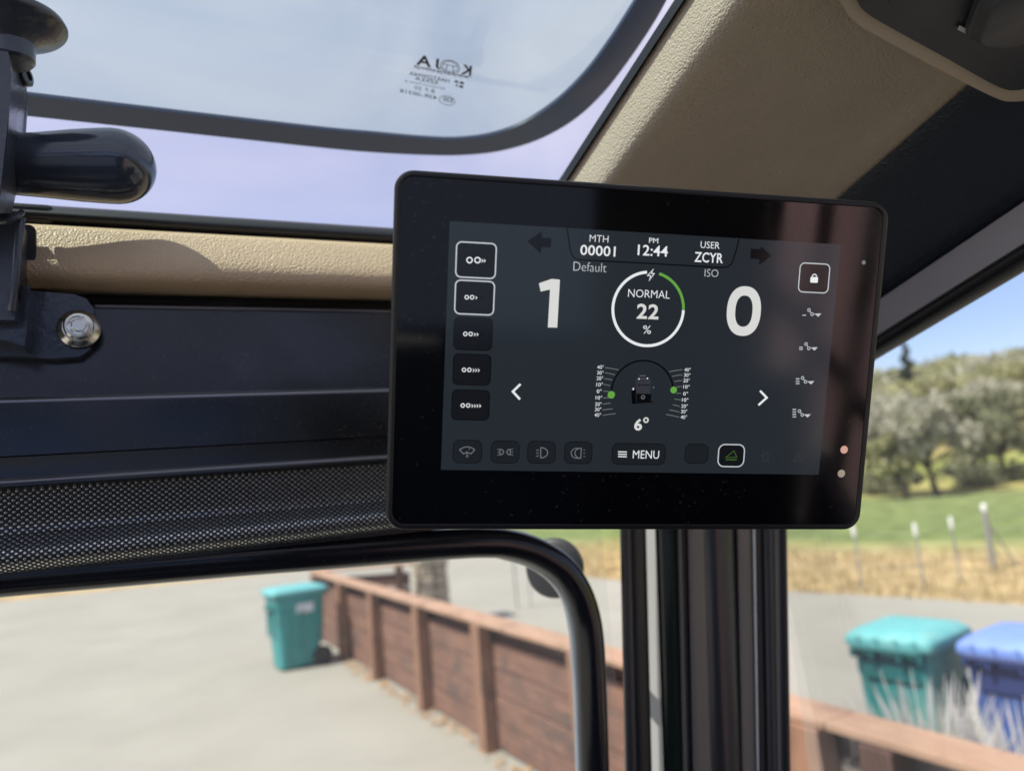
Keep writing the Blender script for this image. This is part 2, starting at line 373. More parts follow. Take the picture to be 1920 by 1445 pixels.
strip(mb, (1169, 1178), (1183, 1194), .627, .627, M['rubber_grey'], .002)
strip(mb, (1183, 1194), (1211, 1222), .628, .632, M['rubber'], .003)
part(mb, 'door_seal', ang=60)
mb = MB(); strip(mb, (1208, 1219), (1232, 1248), .702, .672, M['jamb_grey'], .001); part(mb, 'door_jamb', ang=60)
mb = MB(); strip(mb, (1229, 1244), (1274, 1286), .650, .640, M['pillar_green'], .002); part(mb, 'pillar_recess', ang=60)
mb = MB()
strip(mb, (1272, 1284), (1279, 1290), .618, .618, M['taupe'], .0015)
strip(mb, (1279, 1290), (1291, 1301), .616, .616, M['rubber'], .001)
strip(mb, (1290, 1300), (1324, 1337), .612, .612, M['taupe'], .002)
strip(mb, (1322, 1336), (1377, 1390), .611, .609, M['pillar_dark'], .006)
strip(mb, (1376, 1389), (1384, 1393), .609, .608, M['rubber'], .0005)
strip(mb, (1383, 1392), (1413, 1421), .606, .605, M['taupe'], .001)
strip(mb, (1412, 1420), (1417, 1424), .602, .602, M['jamb'], .001, .02)
part(mb, 'pillar_cover', ang=60)
mb = MB()
strip(mb, (1416, 1423), (1431, 1439), .601, .600, M['rubber'], .001)
strip(mb, (1430, 1438), (1451, 1458), .598, .595, M['rubber_grey'], .003)
strip(mb, (1450, 1457), (1461, 1464), .594, .593, M['taupe'], .002)
strip(mb, (1460, 1463), (1475, 1482), .593, .588, M['rubber'], .002)
part(mb, 'side_window_seal', ang=60)

# --- right side of the roof: sections along the sloping roof rail
SL = R_(16.5); DV = Vector((0, -math.cos(SL), math.sin(SL)))
def rl(X, Z): return Vector((X, .6, CAM.z + Z))
def rail(mb, pts, t0, t1, m, **k):
    a = [rl(*p) for p in pts]; mb.sweep([p + DV * t0 for p in a], [p + DV * t1 for p in a], m, **k)
mb = MB()
lin = [tuple(v) for v in bez([(.3005, .212), (.300, .205), (.2995, .190), (.300, .179), (.3025, .172), (.309, .1685), (.322, .1675), (.36, .1685), (.395, .1692)], 5)]
lin += [tuple(v) for v in bez([(.396, .1691), (.43, .1690), (.462, .1680), (.482, .1650), (.4945, .1590), (.4995, .1535), (.503, .1520)], 5)]
lin += [(.515, .152), (.515, .19), (.50, .225), (.32, .225)]
rail(mb, lin, -.03, 1.25, M['liner']); part(mb, 'roof_liner', ang=50)
mb = MB(); rail(mb, [(-x, z) for x, z in lin], -.03, 1.25, M['liner']); part(mb, 'roof_liner', ang=50)
for s in (1, -1):
    mb = MB(); rail(mb, [(s * x, z) for x, z in ((.2965, .209), (.2962, .216), (.299, .2205), (.309, .2205), (.309, .2122), (.3004, .2122))], -.03, .62, M['rubber']); part(mb, 'hatch_seal')
mb = MB()
rail(mb, [(.4985, .1512), (.506, .1478), (.52, .138), (.545, .116), (.565, .099), (.5745, .0905), (.590, .0905), (.60, .16), (.512, .1515)], -.05, 1.25, M['leatherette']); part(mb, 'side_panel', ang=60)
mb = MB()
rail(mb, [(.5742, .0885), (.5735, .084), (.5735, .064), (.5745, .0605), (.592, .0605), (.592, .0885)], -.05, 1.25, M['rail_grey']); part(mb, 'window_rail', ang=60)
mb = MB()
rail(mb, [(.574, .059), (.5715, .0575), (.571, .0545), (.5725, .0525), (.5735, .0515), (.5725, .0490), (.5745, .0465), (.59, .0465), (.59, .059)], -.05, 1.25, M['rubber']); part(mb, 'window_rail_seal', ang=60)
# side glass
mb = MB(); a, b = rl(.583, .053) - DV * .02, rl(.583, .053) + DV * 1.2
mb.add([(a.x, a.y, 1.1), (b.x, b.y, 1.1), tuple(b), tuple(a)], [(0, 1, 2, 3)], M['pane']); part(mb, 'side_window', smooth=False)
# roof behind the hatch, rear and lower cab (behind the camera: they shade the cab and show in the screen)
mb = MB(); rail(mb, [(-.32, .222), (.32, .222), (.32, .245), (-.32, .245)], .62, 1.25, M['liner']); part(mb, 'roof_panel')
mb = MB()
mb.box((0, -.66, 1.25), (1.16, .05, 1.0), M['black_paint'])
mb.box((.31, -.66, 2.06), (.30, .05, .618), M['black_paint'])
mb.box((-.56, -.66, 2.06), (.05, .05, .618), M['black_paint'])
mb.box((0, -.66, 2.42), (1.16, .05, .10), M['black_paint'])
part(mb, 'rear_frame', bevel=.006)
mb = MB(); mb.add([(-.535, -.66, 1.75), (.16, -.66, 1.75), (.16, -.66, 2.37), (-.535, -.66, 2.37)], [(0, 1, 2, 3)], M['rear_pane']); part(mb, 'rear_window', smooth=False)
mb = MB()
for x in (.485, .57, .655): mb.box((x, -.70, 1.8), (.026, .016, 1.3), M['rubber'])
for z in (1.35, 1.75, 2.15): mb.tube([(.44, -.72, z + .22), (.80, -.72, z - .22)], .017, M['rubber'], 8)
part(mb, 'rear_guard')
mb = MB(); mb.box((0, -.02, .80), (1.2, 1.3, .04), M['rubber']); mb.box((.60, -.02, 1.21), (.03, 1.24, .78), M['black_paint']); mb.box((-.60, -.02, 1.21), (.03, 1.24, .78), M['black_paint']); mb.box((0, .655, 1.20), (1.2, .03, .80), M['black_paint'])
mb.box((0, .50, 1.40), (.7, .22, .24), M['black_panel'])
part(mb, 'cab_tub')
mb = MB(); mb.box((-.05, -.22, 1.22), (.5, .5, .16), M['leatherette']); mb.box((-.05, -.50, 1.55), (.48, .14, .62), M['leatherette'], Matrix.Rotation(R_(8), 3, 'X')); mb.box((-.05, -.25, .98), (.36, .4, .32), M['rubber'])
part(mb, 'seat', bevel=.04, seg=4)

# --- tinted roof hatch, standing a little open above the header
HN = Vector((0, math.sin(SL), math.cos(SL))); HP = Vector((0, .66, CAM.z + .3282))
def hp(px, py): return at_p(px, py, HP, HN)
outer = bez([hp(x, y) for x, y in ((340, 249), (600, 277), (700, 286), (800, 291), (870, 291), (940, 283), (1010, 262), (1075, 226), (1130, 176), (1180, 112), (1225, 45), (1256, -10), (1290, -70))], 6)
inner = bez([hp(x, y) for x, y in ((338, 213), (600, 243), (700, 252), (790, 260), (860, 262), (925, 253), (985, 230), (1045, 190), (1098, 138), (1142, 80), (1180, 22), (1206, -22), (1240, -90))], 6)
yo = (outer[0] - outer[6]); yo = Vector((1, 0, 0))
def ext(o, x, tail):
    """straight run to the far left in front, straight run to the back at right"""
    return [Vector((x, o[0].y, o[0].z))] + o + [o[-1] - Vector((0, math.cos(SL), -math.sin(SL))) * tail]
o_, i_ = ext(outer, -.30, .42), ext(inner, -.275, .40)
mb = MB()
th = HN * .004
fs = []
n = len(o_); vs = o_ + i_ + [p + th for p in o_] + [p + th for p in i_]
for k in range(n - 1):
    fs += [(k, k + 1, n + k + 1, n + k), (2 * n + k, 3 * n + k, 3 * n + k + 1, 2 * n + k + 1), (k, 2 * n + k, 2 * n + k + 1, k + 1), (n + k, n + k + 1, 3 * n + k + 1, 3 * n + k)]
mb.add(vs, fs, M['frit']); hatch = part(mb, 'roof_hatch', ang=50)
mb = MB(); off = HN * .002
back = i_[-1] + off
poly = [p + off for p in i_] + [Vector((-.275, back.y, back.z))]
mb.add(poly, [list(range(len(poly)))], M['hatch_glass']); part(mb, 'hatch_pane', hatch, smooth=False)
mb = MB()
bar = i_[-1]; mb.box((0, bar.y - .01, bar.z + .006), (.66, .03, .012), M['frit'], Matrix.Rotation(-SL, 3, 'X')); part(mb, 'hatch_hinge_bar', hatch)

# --- text helper: flat letter mesh from the built-in face, fitted to a box
TXT = {}
def text2d(s, off=0.0):
    if (s, off) in TXT: return TXT[(s, off)]
    cu = bpy.data.curves.new('t', 'FONT'); cu.body = s; cu.size = 1; cu.offset = off; cu.resolution_u = 3
    if off > 0: cu.space_character = 1 + off * 2.2
    ob = bpy.data.objects.new('t', cu); COL.objects.link(ob)
    dg = bpy.context.evaluated_depsgraph_get(); ev = ob.evaluated_get(dg); me = ev.to_mesh()
    v = [tuple(p.co[:2]) for p in me.vertices]; f = [list(p.vertices) for p in me.polygons]
    ev.to_mesh_clear(); bpy.data.objects.remove(ob); bpy.data.curves.remove(cu)
    x0, x1 = min(p[0] for p in v), max(p[0] for p in v); y0, y1 = min(p[1] for p in v), max(p[1] for p in v)
    TXT[(s, off)] = ([((p[0] - x0) / (x1 - x0), (p[1] - y0) / (y1 - y0)) for p in v], f); return TXT[(s, off)]
def stroke2d(pts, w, closed=False):
    """mitred ribbon -> verts, faces"""
    p = [Vector(q) for q in pts]; n = len(p); L, Rr = [], []
    for i in range(n):
        a = p[i - 1] if (i > 0 or closed) else None; b = p[(i + 1) % n] if (i < n - 1 or closed) else None
        d1 = (p[i] - a).normalized() if a is not None else None; d2 = (b - p[i]).normalized() if b is not None else None
        d1 = d1 or d2; d2 = d2 or d1
        n1 = Vector((-d1.y, d1.x)); n2 = Vector((-d2.y, d2.x)); mm = (n1 + n2)
        mm = mm.normalized() if mm.length > 1e-6 else n1
        k = w / 2 / max(.4, mm.dot(n1)); L.append(p[i] + mm * k); Rr.append(p[i] - mm * k)
    fs = [(i, (i + 1) % n, n + (i + 1) % n, n + i) for i in range(n if closed else n - 1)]
    return L + Rr, fs

# maker's mark on the hatch glass, read from outside (mirrored from in here)
mb = MB()
mu, mv = Vector((-104, -21)), Vector((2.2, -21))          # photo pixels: along the text, up the text
def mk(o, u, v): q = Vector(o) + mu.normalized() * u + mv.normalized() * v; return hp(q.x, q.y) - HN * .0006
def mtext(s, o, w, h, off=0.0):
    v, f = text2d(s, off); mb.add([mk(o, x * w, y * h) for x, y in v], f, M['print'])
def mshape(v, f, o): mb.add([mk(o, p[0], p[1]) for p in v], f, M['print'])
def ell(rx, ry, cx, cy, n=32): return [(cx + rx * math.cos(2 * math.pi * k / n), cy + ry * math.sin(2 * math.pi * k / n)) for k in range(n)]
O = (883, 142)
mtext('K', O, 20, 19, .03); mtext('J', (826, 130), 10, 19, .03); mtext('A', (808, 126.5), 29, 20, .025)
mshape(*stroke2d(ell(18, 12, 41, 9), 1.6, True), O); mshape(*stroke2d(ell(14.5, 9, 41, 9.3), 1.0, True), O)
mshape(*stroke2d([(28, 12), (54, 12)], 1.2), O); mshape(*stroke2d([(36, 11.2), (33, 1)], 1.4), O); mshape(*stroke2d([(46, 11.2), (49, 1)], 1.4), O); mshape(*stroke2d([(33.5, .4), (48.5, .4)], 1.0), O)
mshape(*stroke2d([(0, -2), (26, -2)], 1.3), O); mshape(*stroke2d([(56, -2.4), (106, -2.4)], 1.3), O)
mtext('www.koja.com.pl', (878, 149), 104, 7.5, .012)
mtext('HARTOWNIA', (842, 155), 77, 7, .012); mtext('SZK\u0141A', (821, 158), 44, 7, .012)
mtext('SEVENTHWICZ', (834, 168), 78, 3.8, .0)
mtext('B F 20', (814, 174), 38, 7, .0); mtext('43R-00318', (819, 186.5), 71, 7, .01)
for du, dv, w, h in ((0, 0, 9, 4.5), (11, .5, 8, 4), (1, -7, 8, 4.5), (11, -6, 5, 3.5)):
    mshape([(du, dv), (du + w, dv), (du + w - 1, dv + h), (du + 1, dv + h)], [(0, 1, 2, 3)], (870, 158))
mshape(*stroke2d(ell(15, 8, 0, 0), 1.1, True), (838, 188)); mtext('E20', (848, 192), 18, 8, .015)
part(mb, 'glass_mark', hatch, smooth=False)

# --- hatch latch at the left: knob, plate, grip, catch and bolted bracket
def lp(px, py, Y=.545): return at_y(px, py, Y)
mb = MB()
A = [lp(24, 96, .52), lp(44, 128, .533), lp(50, 165, .545), lp(53, 195, .55), lp(48, 260, .55), lp(38, 330, .55), (lp(22, 400, .55))]
Fr = [lp(14, 92, .50), lp(22, 140, .50), lp(18, 200, .50), lp(14, 260, .50), lp(6, 330, .50), lp(-4, 400, .50)]
side = A + Fr[::-1]
cx = sum(p.x for p in side) / len(side)
right = [Vector((p.x, p.y, p.z)) for p in side]
mb.sweep(right, [Vector((p.x - .036, p.y, p.z)) for p in right], M['latch_paint'])
latch = part(mb, 'hatch_latch', bevel=.002, ang=40)
mb = MB(); c = lp(47, 143, .536)
mb.lathe([(.0068, -.006), (.0068, .0015), (.0055, .0025), (.0035, .0026), (.0033, .0005), (0, .0005)], c, (.93, -.35, .1), M['latch_paint'], 24); part(mb, 'pivot_pin', latch)
mb = MB(); c = lp(20, 52, .515); ax = Vector((-.05, -.02, 1)).normalized()
mb.lathe([(0, -.024), (.0105, -.024), (.0122, -.022), (.0128, -.012), (.0150, -.0095), (.024, -.0045), (.030, -.0008), (.0312, .0006), (.0314, .0018), (.030, .005), (.02, .010), (0, .012)], c, ax, M['latch_paint'], 48)
part(mb, 'latch_knob', latch)
mb = MB(); a, b = lp(6, 309, .55), lp(216, 312, .55); ax = (b - a); Lx = ax.length; k = .55 / FW.y / FPX * .93
pp = [(0, 0), (44 * k, 0), (47 * k, .003), (52 * k, Lx * .35), (58 * k, Lx * .65), (61.5 * k, Lx * .9), (62.3 * k, Lx)]
pp += [(62.0 * k * math.cos(R_(t)), Lx + .0006 + 62 * k * math.sin(R_(t))) for t in range(2, 90, 8)] + [(0, Lx + 62.5 * k)]
mb.lathe(pp, a, ax, M['grip'], 48); part(mb, 'grip', latch, ang=30)
mb = MB()
for px, py, Y in ((0, 330, .496),): mb.lathe([(.0, -.001), (.0195, -.001), (.0195, .001), (0, .001)], lp(6, 312, .55), ax, M['rubber'], 32)
part(mb, 'grip_collar', latch)
mb = MB()
poly = [lp(-40, 398, .545), lp(20, 398, .545), lp(44, 420, .545), lp(38, 500, .545), (lp(30, 540, .545)), lp(28, 600, .545), lp(-40, 600, .545)]
mb.prism(poly, (0, .03, 0), M['latch_paint'])
mb.tube([lp(-10, 418, .54), lp(14, 416, .535), (lp(30, 408, .535)), lp(42, 397, .54)], .0022, M['latch_paint'], 8)
mb.tube([lp(40, 408, .54), lp(33, 470, .538), lp(30, 520, .538), lp(22, 585, .538)], .0026, M['latch_paint'], 8)
part(mb, 'catch', latch, bevel=.0015)
mb = MB()
br = [(-60, 540), (60, 545), (140, 552), (162, 560), (175, 578), (178, 600), (177, 632), (168, 655), (150, 668), (100, 672), (40, 668), (-60, 668)]
mb.prism([lp(x, y, .582) for x, y in br], (0, .012, 0), M['latch_paint'])
mb.prism([lp(x, y, .556) for x, y in [(-60, 590), (30, 590), (44, 535), (56, 535), (52, 600), (46, 650), (20, 640), (-60, 625)]], (0, .03, 0), M['latch_paint'])
bracket = part(mb, 'latch_bracket', latch, bevel=.003, seg=3)
mb = MB(); c = lp(148, 617, .5805)
nb = Vector((.08, -1, .06))
mb.lathe([(.0133, 0), (.0135, .0012), (.0128, .0022), (.0105, .0036), (.0100, .004), (0, .004)], c, nb, M['zinc'], 40)
mb.lathe([(.0094, .0038), (.0094, .0085), (.0086, .0096), (.0066, .0100), (.0062, .0095), (.0045, .0095), (.0042, .0099), (0, .0099)], c, nb, M['zinc'], 28)
for q_ in range(5):
    a_ = q_ * 1.2566; uu = nb.normalized().orthogonal().normalized(); ww = nb.normalized().cross(uu)
    mb.box(c + nb.normalized() * .0099 + (uu * math.cos(a_) + ww * math.sin(a_)) * .0055, (.0016, .0007, .0024), M['zinc'], Matrix.Rotation(a_, 3, 'Y'))
part(mb, 'bolt', latch, bevel=.0005)

# --- switch console under the roof liner, top right
CP = rl(.42, .122); CN = Vector((0, math.sin(SL), math.cos(SL)))
def cp(px, py, d=0): return at_p(px, py, CP - CN * d, CN)
mb = MB()
ob_ = bez([(1540, -160), (1563, -40), (1578, 6), (1604, 42), (1660, 76), (1760, 130), (1860, 181), (1900, 191), (1950, 180), (1995, 140), (2060, 40), (2150, -160)], 5)
mb.prism([cp(p.x, p.y) for p in ob_], CN * .03, M['beige_smooth']); console = part(mb, 'switch_console', bevel=.003, seg=3)
mb = MB()
ib = bez([(1572, -160), (1592, -50), (1606, 0), (1626, 26), (1680, 58), (1775, 110), (1865, 160), (1902, 170), (1935, 160), (1975, 122), (2035, 30), (2110, -160)], 5)
mb.prism([cp(p.x, p.y, .003) for p in ib], CN * .006, M['console'])
mb.prism([cp(x, y, .0045) for x, y in ((1640, -160), (1668, 6), (1700, 32), (1790, 78), (1900, 138), (1960, 100), (2040, -160))], CN * .004, M['console'])
part(mb, 'console_face', console, bevel=.0012)
mb = MB(); kc = cp(1925, -14, .005); rr = (cp(1838, -14, .005) - kc).length
mb.lathe([(rr * 1.04, 0), (rr * 1.04, .004), (rr * .98, .005), (rr * .94, .011), (rr * .88, .0125), (0, .0125)], kc, -CN, M['knob'], 96, lob=lambda t: -.035 + .035 * math.cos(t * 2 * math.pi * 6 + .6))
kn = part(mb, 'rotary_knob', console, ang=50)
mb = MB(); v, f = stroke2d([(1797, 52), (1813, 60), (1831, 66), (1850, 69)], 9); mb.add([cp(p.x, p.y, .0062) for p in v], f, M['white_mark']); part(mb, 'knob_mark', console, smooth=False)

# ================================================================== THE DISPLAY
W, HH = .272, .1866
ca, cb_, ct = Vector((.989, -.028, .144)), Vector((.045, .987, -.104)), Vector((.263, .046, 1.487)) * W
def c2w(v): return RT * v.x + UP * v.y + FW * v.z
ax_, = (c2w(ca).normalized(),); nx_ = ax_.cross(c2w(cb_)).normalized(); by_ = nx_.cross(ax_)
T = CAM + c2w(ct)
mon = root('touch_display', (0, 0, 0), 'black tablet-like touch display with white readouts fixed before the pillar', 'display')
mon.matrix_world = Matrix(((ax_.x, by_.x, nx_.x, T.x), (ax_.y, by_.y, nx_.y, T.y), (ax_.z, by_.z, nx_.z, T.z), (0, 0, 0, 1)))
MI = mon.matrix_world.inverted()
def S(px, py):
    p = MI @ at_p(px, py, T, nx_); return Vector((p.x, p.y))
# housing: front lip, rounded edges
mb = MB()
def ring(ins, z, r): return [Vector((x, y, z)) for x, y in rrect(W - 2 * ins, HH - 2 * ins, r, 10)]
mb.loft([ring(.0034, -.0009, .0066), ring(.0032, -.0001, .0068), ring(.0028, .0002, .0072), ring(.0012, .0002, .0088), ring(.0005, -.0002, .0095), ring(0, -.0016, .010), ring(0, -.012, .010), ring(.002, -.0145, .010), ring(.012, -.022, .01), ring(.02, -.0225, .01)], M['mon_body'], caps=True)
mb.f.pop(-2); mb.m.pop(-2)
housing = mb.build('housing', mon, ang=30)
mb = MB(); g = [Vector((x, y, -.0006)) for x, y in rrect(W - .0066, HH - .0066, .0068, 10)]
mb.add(g, [list(range(len(g)))], M['mon_glass']); mb.build('front_glass', mon, smooth=False)
mb = MB(); mb.box((.02, .0, -.034), (.09, .06, .024), M['black_paint']); mb.tube([(.02, 0, -.045), (.035, -.005, -.10), (.05, -.01, -.16)], .013, M['black_paint'], 14); mb.build('mount_arm', mon, bevel=.003)
Zs = -.0006
class UI(MB):
    def poly(s, pts, m, lv): s.add([Vector((p[0], p[1], Zs + .00012 * lv)) for p in pts], [list(range(len(pts)))], m)
    def pix(s, pts, m, lv): s.poly([S(*p) for p in pts], m, lv)
    def shape(s, vf, m, lv): s.add([Vector((p[0], p[1], Zs + .00012 * lv)) for p in vf[0]], vf[1], m)
    def line(s, pts, wpx, m, lv, closed=False): s.shape(stroke2d([S(*p) for p in pts], wpx * PXM, closed), m, lv)
    def txt(s, t, cx, cy, w, h, m, lv=3, off=0.0):
        c = S(cx, cy); v, f = text2d(t, off)
        s.add([Vector((c.x + (x - .5) * w * PXM, c.y + (y - .5) * h * PXM, Zs + .00012 * lv)) for x, y in v], f, m)
    def ringpx(s, cx, cy, r, wpx, m, lv, a0=0, a1=360, n=48, ry=None):
        c = S(cx, cy); full = abs(a1 - a0) >= 360; k = n if full else n + 1
        pts = [c + Vector((math.cos(R_(a0 + (a1 - a0) * i / n)) * r, math.sin(R_(a0 + (a1 - a0) * i / n)) * (ry or r))) * PXM for i in range(k)]
        s.shape(stroke2d(pts, wpx * PXM, full), m, lv)
    def disc(s, cx, cy, r, m, lv, n=28):
        c = S(cx, cy); s.poly([c + Vector((math.cos(2 * math.pi * i / n), math.sin(2 * math.pi * i / n))) * r * PXM for i in range(n)], m, lv)
    def rr(s, cx, cy, w, h, r, m, lv):
        c = S(cx, cy); s.poly([Vector(p) for p in rrect(w * PXM, h * PXM, r * PXM, 8, c.x, c.y)], m, lv)
    def rrline(s, cx, cy, w, h, r, wpx, m, lv):
        c = S(cx, cy); s.shape(stroke2d(rrect(w * PXM, h * PXM, r * PXM, 8, c.x, c.y), wpx * PXM, True), m, lv)
PXM = (S(1250, 655) - S(1150, 655)).length / 100      # metres per photo pixel near the middle of the screen
w_, g_, d_ = M['ui_white'], M['ui_grey'], M['ui_dim']
ui = UI(); ui.pix([(843.3, 414.2), (1578, 458.3), (1536, 890), (826.7, 880.8)], M['ui_bg'], 1)
disp = ui.build('screen', mon, smooth=False)
def uip(u, name): return u.build(name, disp, smooth=False)
def chev(u, x, y, h, m, wd=None):
    wd = wd or h * .62; u.pix([(x - wd * .5, y - h * .5), (x + wd * .5, y + .3), (x - wd * .5, y + h * .5), (x - wd * .12, y + .2)], m, 4)
# status tab with clock, hours, user
u = UI()
u.line([(1063.3, 427.5), (1068, 458), (1071, 474), (1076, 483), (1086, 487), (1220, 494), (1350, 501.5), (1364, 501), (1373, 494), (1379, 476), (1386.5, 447.5)], 2.4, M['ui_black'], 2)
u.txt('MTH', 1123.5, 447.5, 34, 12, w_, off=-.012); u.txt('00001', 1121.5, 470, 64, 18, w_, off=.01)
u.txt('PM', 1226, 451, 17, 9, w_); u.txt('12:44', 1224.5, 470, 56, 19, w_, off=.012)
u.txt('USER', 1332, 459.5, 36, 12, w_, off=-.006); u.txt('ZCYR', 1329.5, 483, 54, 18, w_, off=.012)
u.txt('Default', 1106.5, 500.5, 60, 16, g_, off=-.014); u.txt('ISO', 1334.5, 512, 26, 13.5, g_, off=-.014)
uip(u, 'status_bar')
for pts in ([(989, 452), (1016, 434), (1016, 445.5), (1034, 446.5), (1033, 463.5), (1015.5, 463.5), (1014, 475.5)], [(1447.5, 479.5), (1427, 461.5), (1426.5, 467), (1408, 466), (1407.5, 485), (1424.5, 486), (1424, 497)]):
    u = UI(); u.pix(pts, M['ui_dark'], 2); uip(u, 'turn_arrow')
u = UI(); u.pix([(1010.6, 531), (1034.5, 522.8), (1050, 524.3), (1045, 614.2), (1027.3, 613.8), (1031.5, 542.8), (1013.8, 546.5)], M['ui_big'], 3); uip(u, 'gear_digit')
u = UI(); c = S(1395.2, 583.3)
n = 64; sh = -.03
oo = [c + Vector((33 * math.copysign(abs(math.cos(a)) ** .88, math.cos(a)) , 45.4 * math.copysign(abs(math.sin(a)) ** .88, math.sin(a)))) * PXM for a in [2 * math.pi * k / n for k in range(n)]]
ii = [c + Vector((16.7 * math.copysign(abs(math.cos(a)) ** .85, math.cos(a)), 28.5 * math.copysign(abs(math.sin(a)) ** .85, math.sin(a)))) * PXM for a in [2 * math.pi * k / n for k in range(n)]]
u.shape((oo + ii, [(k, (k + 1) % n, n + (k + 1) % n, n + k) for k in range(n)]), M['ui_big'], 3); uip(u, 'speed_digit')
# charge ring
u = UI(); u.ringpx(1216, 579.5, 66, 5, w_, 3, 96, 361, 60); u.ringpx(1216, 579.5, 66, 5, M['ui_green'], 3, 2, 76, 24)
u.line([(1225, 505), (1214.5, 516.5), (1220.5, 517), (1217.5, 526), (1227, 513), (1221.5, 512.5)], 1.6, w_, 3, True)
u.txt('NORMAL', 1217.5, 551, 78, 14, w_, off=-.008); u.txt('22', 1215, 584, 41, 27, M['ui_big'], off=.022); u.txt('%', 1213.5, 618, 15, 15, w_, off=-.004)
uip(u, 'charge_gauge')
for pts in ([(976, 720), (961.7, 734), (975, 748.5)], [(1425.5, 732.5), (1438, 745.5), (1422.5, 759.5)]):
    u = UI(); u.line(pts, 4, w_, 3); uip(u, 'page_chevron')
# tilt gauge
u = UI(); u.ringpx(1205, 736, 58.5, 3, M['ui_black'], 2, 8, 186, 48)
u.disc(1146.3, 740, 6.8, M['ui_green'], 4); u.disc(1263.3, 731, 6.2, M['ui_green'], 4)
lab = ['40°', '30°', '20°', '10°', '0°', '10°', '20°', '30°', '40°']
Ly = (135, 185, 235, 292, 352, 410, 468, 515, 565); Lx_ = (1470, 1468, 1464, 1462, 1458, 1455, 1450, 1448, 1445)
Lt = ((1510, 140, 1632, 160), (1508, 185, 1600, 205), (1502, 238, 1575, 252), (1500, 292, 1556, 303), (1495, 352, 1545, 355), (1493, 415, 1545, 410), (1490, 470, 1560, 460), (1488, 522, 1580, 510), (1487, 570, 1607, 553))
Rl = ((358, 132), (355, 172), (350, 213), (350, 260), (343, 312), (340, 358), (335, 405), (332, 445), (330, 487))
Rt = ((220, 147, 320, 132), (243, 182, 320, 170), (260, 221, 318, 213), (275, 263, 315, 258), (275, 310, 310, 310), (257, 352, 308, 360), (247, 395, 300, 408), (223, 434, 297, 450), (197, 468, 295, 488))
for k, t in enumerate(lab):
    ww = 9 if t == '0°' else 12
    u.txt(t, 820 + Lx_[k] / 4.8, 660 + Ly[k] / 4.8, ww, 7, w_); u.txt(t, 1200 + Rl[k][0] / 4, 660 + Rl[k][1] / 4, ww, 7, w_)
    a = Lt[k]; u.line([(820 + a[0] / 4.8, 660 + a[1] / 4.8), (820 + (a[0] + a[2]) / 9.6, 660 + (a[1] + a[3]) / 9.6 - .4), (820 + a[2] / 4.8, 660 + a[3] / 4.8)], 1.3, d_, 3)
    a = Rt[k]; u.line([(1200 + a[0] / 4, 660 + a[1] / 4), (1200 + (a[0] + a[2]) / 8, 660 + (a[1] + a[3]) / 8 - .4), (1200 + a[2] / 4, 660 + a[3] / 4)], 1.3, d_, 3)
u.txt('6', 1197, 796, 15, 22, M['ui_big'], off=.03); u.ringpx(1211.5, 787.5, 4, 2.6, M['ui_big'], 3, n=24)
uip(u, 'tilt_gauge')
u = UI()                                           # little machine seen from behind
u.pix([(1192, 710), (1221, 711), (1219, 738), (1194, 737)], M['ui_car'], 3); u.line([(1198, 710), (1214, 709)], 2, M['ui_violet'], 4)
u.line([(1195, 722), (1219, 722)], 1.4, M['ui_black'], 4); u.pix([(1184, 733), (1192, 730), (1193, 757), (1185, 757)], M['ui_black'], 4); u.pix([(1194, 738), (1222, 739), (1220, 755), (1194, 754)], M['ui_dark'], 3)
u.line([(1192, 755), (1224, 753)], 2.4, M['ui_black'], 4); u.ringpx(1205.8, 744.5, 3.4, 1, d_, 4, n=16); u.line([(1188, 727), (1187, 731)], 2.2, w_, 4); u.line([(1225, 725), (1226, 728)], 2.0, d_, 4); u.line([(1205.8, 742.8), (1205.8, 746)], 1, d_, 4)
u.disc(1198, 710.2, 1.3, w_, 5); u.disc(1214, 709.2, 1.3, w_, 5); u.line([(1199, 704.5), (1211, 704)], 1, d_, 4)
uip(u, 'machine_icon')
# gear buttons down the left
gb = [(892.7, 488, 69, 60), (890, 558, 68, 58), (887.3, 626, 67, 56), (885, 693, 66, 54), (882.5, 759.3, 66, 53)]
for k, (x, y, w, h) in enumerate(gb):
    u = UI(); u.rr(x, y, w, h, 9, M['ui_btn'], 2)
    u.rrline(x, y, w, h, 9, 2.4 if k < 2 else 1.6, g_ if k < 2 else M['ui_black'], 3)
    if k == 0:
        for q in (880.4, 895.4): u.ringpx(q, 487.7, 4.6, 2.1, w_, 4, n=24)
        for q in (904.5, 909): chev(u, q, 488.8, 8, w_, 4.6)
    else:
        x0 = (875.2, 872.6, 870.1, 867.8)[k - 1]; y0 = (557.3, 626, 693.3, 760)[k - 1]
        for q in (0, 10): u.ringpx(x0 + q, y0, 3.1, 1.6, w_, 4, n=24)
        for q in range(4): chev(u, x0 + 18 + q * 4.8, y0 + .8, 8, w_ if q < k else M['ui_black'], 4)
    uip(u, 'gear_button')
u = UI(); u.rr(1527, 521.3, 59, 53, 9, M['ui_btn'], 2); u.rrline(1527, 521.3, 59, 53, 9, 2, g_, 3)
u.rr(1526.8, 524.7, 15, 10.5, 2, M['ui_white'], 4); u.ringpx(1527.2, 518.8, 4.4, 1.8, w_, 4, 0, 180, 20); uip(u, 'lock_button')
